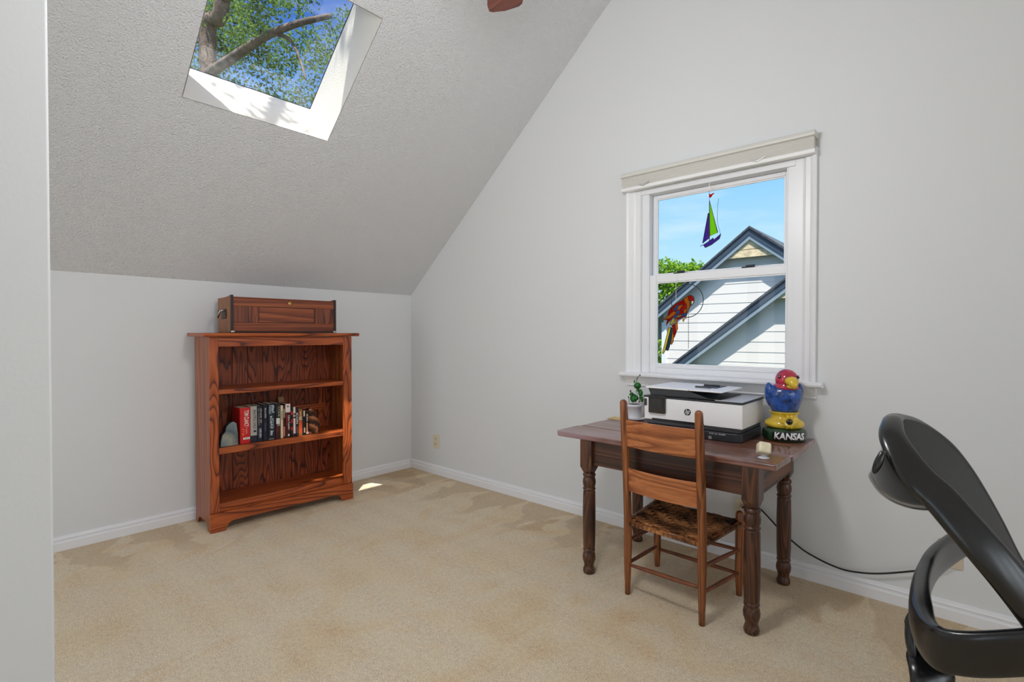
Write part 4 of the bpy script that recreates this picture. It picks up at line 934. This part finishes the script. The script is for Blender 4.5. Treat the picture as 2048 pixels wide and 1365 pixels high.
clap(cl_x, 2*ap1.x-cl_x, -2.97, z1f, HY, 0, 'siding_wall')
def rake(apx, apz, s, half, y0, y1, parent, L=True, R=True):
    # sloping roof slabs with fascia board and pale trim under it
    for sg in ((-1,) if L else ()) + ((1,) if R else ()):
        n = math.sqrt(1+s*s)
        def pt(t, dn, y): return hp((apx+sg*t, y, apz-s*t-dn*n))
        def slab(t0, t1, d0, d1, ya, yb): return MB().prism([(t0, d0), (t1, d0), (t1, d1), (t0, d1)], lambda a, b, t: pt(a, b, t), ya, yb)
        slab(0, half, 0, .035, y0-.02, y1).build('roof_slab', 'shingle', parent)
        slab(0, half, .036, .13, y0, y0+.025).build('fascia_board', 'fascia', parent)
        slab(0, half, .131, .20, y0+.012, y0+.035).build('rake_trim', 'softrim', parent)
        slab(0, half, .10, .125, y0+.0355, y1).build('soffit', 'softrim', parent)
rake(ap1.x, ap1.z, S1, 2.6, HY-OV, HY+7, hs)
# cream boards that fill the peak flush with the rakes
def peak(apx, apz, s, dn, zb, y, parent):
    n = math.sqrt(1+s*s); zt = apz-dn*n; hw = (zt-zb)/s; zm = zb+(zt-zb)*.42; hm = (zt-zm)/s
    MB().prism([(apx-hw, zb), (apx+hw, zb), (apx+hm, zm), (apx-hm, zm)], lambda a, b, t: hp((a, t, b)), y, y+.02).build('peak_board', 'gablecream', parent)
    MB().prism([(apx-hm, zm+.012), (apx+hm, zm+.012), (apx, zt)], lambda a, b, t: hp((a, t, b)), y+.004, y+.02).build('peak_board', 'gablecream', parent)
pb = aty(1500, 514, HY-OV+.036)
peak(ap1.x, ap1.z, S1, .20, pb.z, HY-OV+.036, hs)
# lower gable standing forward of the main wall
H2 = HY-.5; g0 = aty(1574, 553, H2-OV); g1 = aty(1345, 727, H2-OV); S2 = (g0.z-g1.z)/(g0.x-g1.x); tq = aty(1576, 588, H2-OV)
AX2 = g0.x+.55; AZ2 = g0.z+S2*.55
def z2f(x): return AZ2-S2*abs(x-AX2)-.06
clap(AX2-2.6, AX2+2.6, -2.97, z2f, H2, 0, 'siding_wall')
rake(AX2, AZ2, S2, 3.0, H2-OV, HY-.02, hs)
pb2 = aty(1560, 597, H2-OV+.036); peak(AX2, AZ2, S2, .20, pb2.z, H2-OV+.036, hs)
MB().box(*[cl_x-HO.x-.03, cl_x-HO.x+.07], -.03, 0.0, .03, lf.z+3-.35).build('corner_board', plain('corner_paint', (226, 230, 234), .5), hs)
MB().box(cl_x-HO.x, 2*ap1.x-cl_x-HO.x, .11, 7, 0, 4.4).build('house_core', 'siding', hs)

struct('ground_lawn', MB().box(-40, 40, -30, 45, -3.3, -3.02), 'lawn')

# ------------------------------------------------------------------ trees
def leaves(mb, c, R, n, size, squash=.8):
    for _ in range(n):
        while True:
            v = Vector((random.uniform(-1, 1), random.uniform(-1, 1), random.uniform(-1, 1)))
            if .05 < v.length < 1: break
        p = Vector(c)+Vector((v.x*R, v.y*R, v.z*R*squash)); d = Vector((random.gauss(0, 1), random.gauss(0, 1), random.gauss(0, 1)-.4)).normalized(); e_ = d.cross(Vector((random.gauss(0, 1), random.gauss(0, 1), random.gauss(0, 1)))).normalized(); s = size*random.uniform(.6, 1.3); f = d.cross(e_)*.12*s
        mb.quad(p, p+d*s*.5+e_*s*.24+f, p+d*s, p+d*s*.5-e_*s*.24+f)
def tree(name, label, base, limbs, clumps, mat, size):
    t = thing(name, label, 'tree', base); b = Vector(base); mb = MB()
    for pts, r0, r1 in limbs:
        pp = catmull([Vector(p)-b for p in pts], 6); mb.tube(pp, [r0+(r1-r0)*i/(len(pp)-1) for i in range(len(pp))], 10)
    mb.build('trunk', 'bark', t, smooth=True); lf_ = MB()
    for c, R, n in clumps: leaves(lf_, Vector(c)-b, R, n, size)
    lf_.build('foliage', mat, t, normals=False); return t
# tree over the roof, seen through the skylight
T = lambda px, py, d: atd(px, py, d)
base = Vector((-5.0, .6, -3.02))
fork = T(415, 105, 8.6)
limbs = [([base, base.lerp(fork, .5)+Vector((.2, -.1, 0)), fork, T(440, 30, 8.4), T(452, -60, 8.2), T(470, -180, 8.0)], .15, .10),
         ([T(412, 150, 8.6), T(462, 118, 8.2), T(500, 92, 7.9), T(545, 66, 7.6), T(600, 46, 7.3), T(660, 32, 7.0)], .085, .035),
         ([T(545, 66, 7.6), T(580, 80, 7.5), T(600, 120, 7.4), T(612, 160, 7.3)], .03, .012), ([T(445, 0, 8.3), T(540, -60, 7.8), T(650, -90, 7.2)], .07, .03),
         ([T(470, -180, 8.0), Vector((-.8, -1.6, 8.2)), Vector((1.6, -2.7, 7.4)), Vector((3.0, -3.7, 6.9))], .13, .03)]
clumps = []
for _ in range(46): clumps.append((T(random.uniform(370, 720), random.uniform(-60, 250), random.uniform(8.7, 11.0)), random.uniform(.4, .65), 300))
for _ in range(9): clumps.append((T(random.uniform(480, 590), random.uniform(-20, 60), random.uniform(7.2, 8.0)), .26, 55))
# crown that spreads back over the roof between the sun and the skylight
SUN = Vector((-.325, .33, -1.0)).normalized()
for (u_, y_, d_, R, n) in ((2.10, -1.45, 3.6, .16, 60), (1.95, -2.2, 3.8, .12, 26), (1.78, -2.05, 4.1, .14, 40), (1.72, -1.8, 3.9, .14, 44), (1.55, -1.70, 4.0, .13, 30), (1.58, -1.95, 4.0, .12, 22), (1.50, -2.12, 4.1, .10, 10)):
    clumps.append((slope(u_, y_, THK) - SUN*d_, R, n))
tree('tree', 'leafy tree with grey limbs seen up through the skylight', base, limbs, clumps, 'leaf', .078)
# tree beyond the neighbour's house
b2 = Vector((-3.2, 12.5, -3.02)); c2 = aty(1350, 600, 12.5)
clumps = []
for (px, py, y, R) in ((1330, 545, 12, .55), (1350, 550, 12.6, .5), (1385, 545, 13, .45), (1400, 552, 13, .4), (1325, 600, 12, .7), (1345, 590, 12.4, .7), (1310, 660, 11.5, .7), (1322, 700, 11.8, .6), (1300, 560, 12, .7), (1290, 640, 12, .8), (1330, 640, 12, .6), (1320, 740, 12, .6), (1365, 575, 12.6, .6), (1300, 720, 11.6, .7), (1420, 560, 13.2, .35)):
    clumps.append((aty(px, py, y), R, 420))
tree('tree', 'bright green bushy tree beyond the neighbouring house, seen through the window', b2, [([b2, b2+Vector((.1, 0, 2.4)), c2, c2+Vector((.3, .1, .6))], .18, .05)], clumps, 'leaf2', .15)

# ------------------------------------------------------------------ light
W_ = bpy.data.worlds.new('sky'); SC.world = W_; W_.use_nodes = True; nt = W_.node_tree; nt.nodes.clear()
tc = nt.nodes.new('ShaderNodeTexCoord'); sx = nt.nodes.new('ShaderNodeSeparateXYZ'); nt.links.new(tc.outputs['Generated'], sx.inputs[0])
rp = nt.nodes.new('ShaderNodeValToRGB'); el = rp.color_ramp.elements
st_ = [(0, (150, 160, 150)), (.015, (216, 240, 252)), (.12, (186, 228, 252)), (.28, (142, 204, 250)), (.5, (72, 124, 208)), (1, (48, 90, 176))]
while len(el) < len(st_): el.new(.5)
for e_, (p, c) in zip(el, st_): e_.position = p; e_.color = lin(c)
nt.links.new(sx.outputs[2], rp.inputs[0])
mp = nt.nodes.new('ShaderNodeMapping'); mp.inputs['Scale'].default_value = (1, 1, 5); nt.links.new(tc.outputs['Generated'], mp.inputs[0])
nz = nt.nodes.new('ShaderNodeTexNoise'); nz.inputs['Scale'].default_value = 5; nz.inputs['Detail'].default_value = 5; nt.links.new(mp.outputs[0], nz.inputs['Vector'])
r2 = nt.nodes.new('ShaderNodeValToRGB'); r2.color_ramp.elements[0].position = .52; r2.color_ramp.elements[1].position = .85; r2.color_ramp.elements[1].color = (.5, .5, .5, 1); nt.links.new(nz.outputs['Fac'], r2.inputs[0])
mx = nt.nodes.new('ShaderNodeMix'); mx.data_type = 'RGBA'; nt.links.new(r2.outputs[0], mx.inputs[0]); nt.links.new(rp.outputs[0], mx.inputs[6]); mx.inputs[7].default_value = (.9, .95, 1, 1)
nv = nt.nodes.new('ShaderNodeVectorMath'); nv.operation = 'NORMALIZE'; nt.links.new(tc.outputs['Generated'], nv.inputs[0])
dp = nt.nodes.new('ShaderNodeVectorMath'); dp.operation = 'DOT_PRODUCT'; nt.links.new(nv.outputs[0], dp.inputs[0]); dp.inputs[1].default_value = -SUN
mxm = nt.nodes.new('ShaderNodeMath'); mxm.operation = 'MAXIMUM'; nt.links.new(dp.outputs['Value'], mxm.inputs[0]); mxm.inputs[1].default_value = 0
pw = nt.nodes.new('ShaderNodeMath'); pw.operation = 'POWER'; nt.links.new(mxm.outputs[0], pw.inputs[0]); pw.inputs[1].default_value = 24
gl_ = nt.nodes.new('ShaderNodeMix'); gl_.data_type = 'RGBA'; gl_.blend_type = 'ADD'; nt.links.new(pw.outputs[0], gl_.inputs[0]); nt.links.new(mx.outputs[2], gl_.inputs[6]); gl_.inputs[7].default_value = (5, 5.2, 5.4, 1)
bg = nt.nodes.new('ShaderNodeBackground'); bg.inputs[1].default_value = 1.0; nt.links.new(gl_.outputs[2], bg.inputs[0])
wo = nt.nodes.new('ShaderNodeOutputWorld'); nt.links.new(bg.outputs[0], wo.inputs[0])
s = bpy.data.lights.new('sun', 'SUN'); s.energy = 8; s.angle = radians(.6); s.color = (1, .95, .86)
so = bpy.data.objects.new('sun', s); COL.objects.link(so); so.rotation_euler = SUN.to_track_quat('-Z', 'Y').to_euler(); so.location = (8, -8, 20)
def area(name, loc, aim, sx_, sy_, e, c):
    l = bpy.data.lights.new(name, 'AREA'); l.shape = 'RECTANGLE'; l.size = sx_; l.size_y = sy_; l.energy = e; l.color = c
    o = bpy.data.objects.new(name, l); COL.objects.link(o); o.location = loc; o.rotation_euler = (Vector(aim)-Vector(loc)).to_track_quat('-Z', 'Y').to_euler(); return o
for a, b in OPN: area('opening_fill', ((a+b)/2, YF-.02, 1.7), ((a+b)/2, 0, 1.75), .9, 1.8, 18 if a < 3 else 6, (.92, .96, 1))  # area lamps added in the unseen openings as soft fill
for a, b in OPR: area('opening_fill', (XE-.02, (a+b)/2, 1.7), (0, (a+b)/2, 1.6), .9, 1.8, 19, (.92, .96, 1))  # more added fill, from the unseen end wall
p = bpy.data.lights.new('added_fan_fill', 'POINT'); p.energy = 45; p.shadow_soft_size = .14; p.color = (.97, .98, 1)  # point lamp added under the fan as the main fill
po = bpy.data.objects.new('added_fan_fill', p); COL.objects.link(po); po.location = (hub.x, hub.y, 2.40)
SC.view_settings.view_transform = 'Standard'; SC.view_settings.look = 'None'; SC.view_settings.exposure = .15; SC.view_settings.gamma = 1; SC.view_settings.use_curve_mapping = False
SC.cycles.use_denoising = True; SC.cycles.max_bounces = 12; SC.cycles.diffuse_bounces = 8; SC.cycles.transparent_max_bounces = 16; SC.cycles.caustics_reflective = False; SC.cycles.caustics_refractive = False; SC.cycles.sample_clamp_indirect = 6
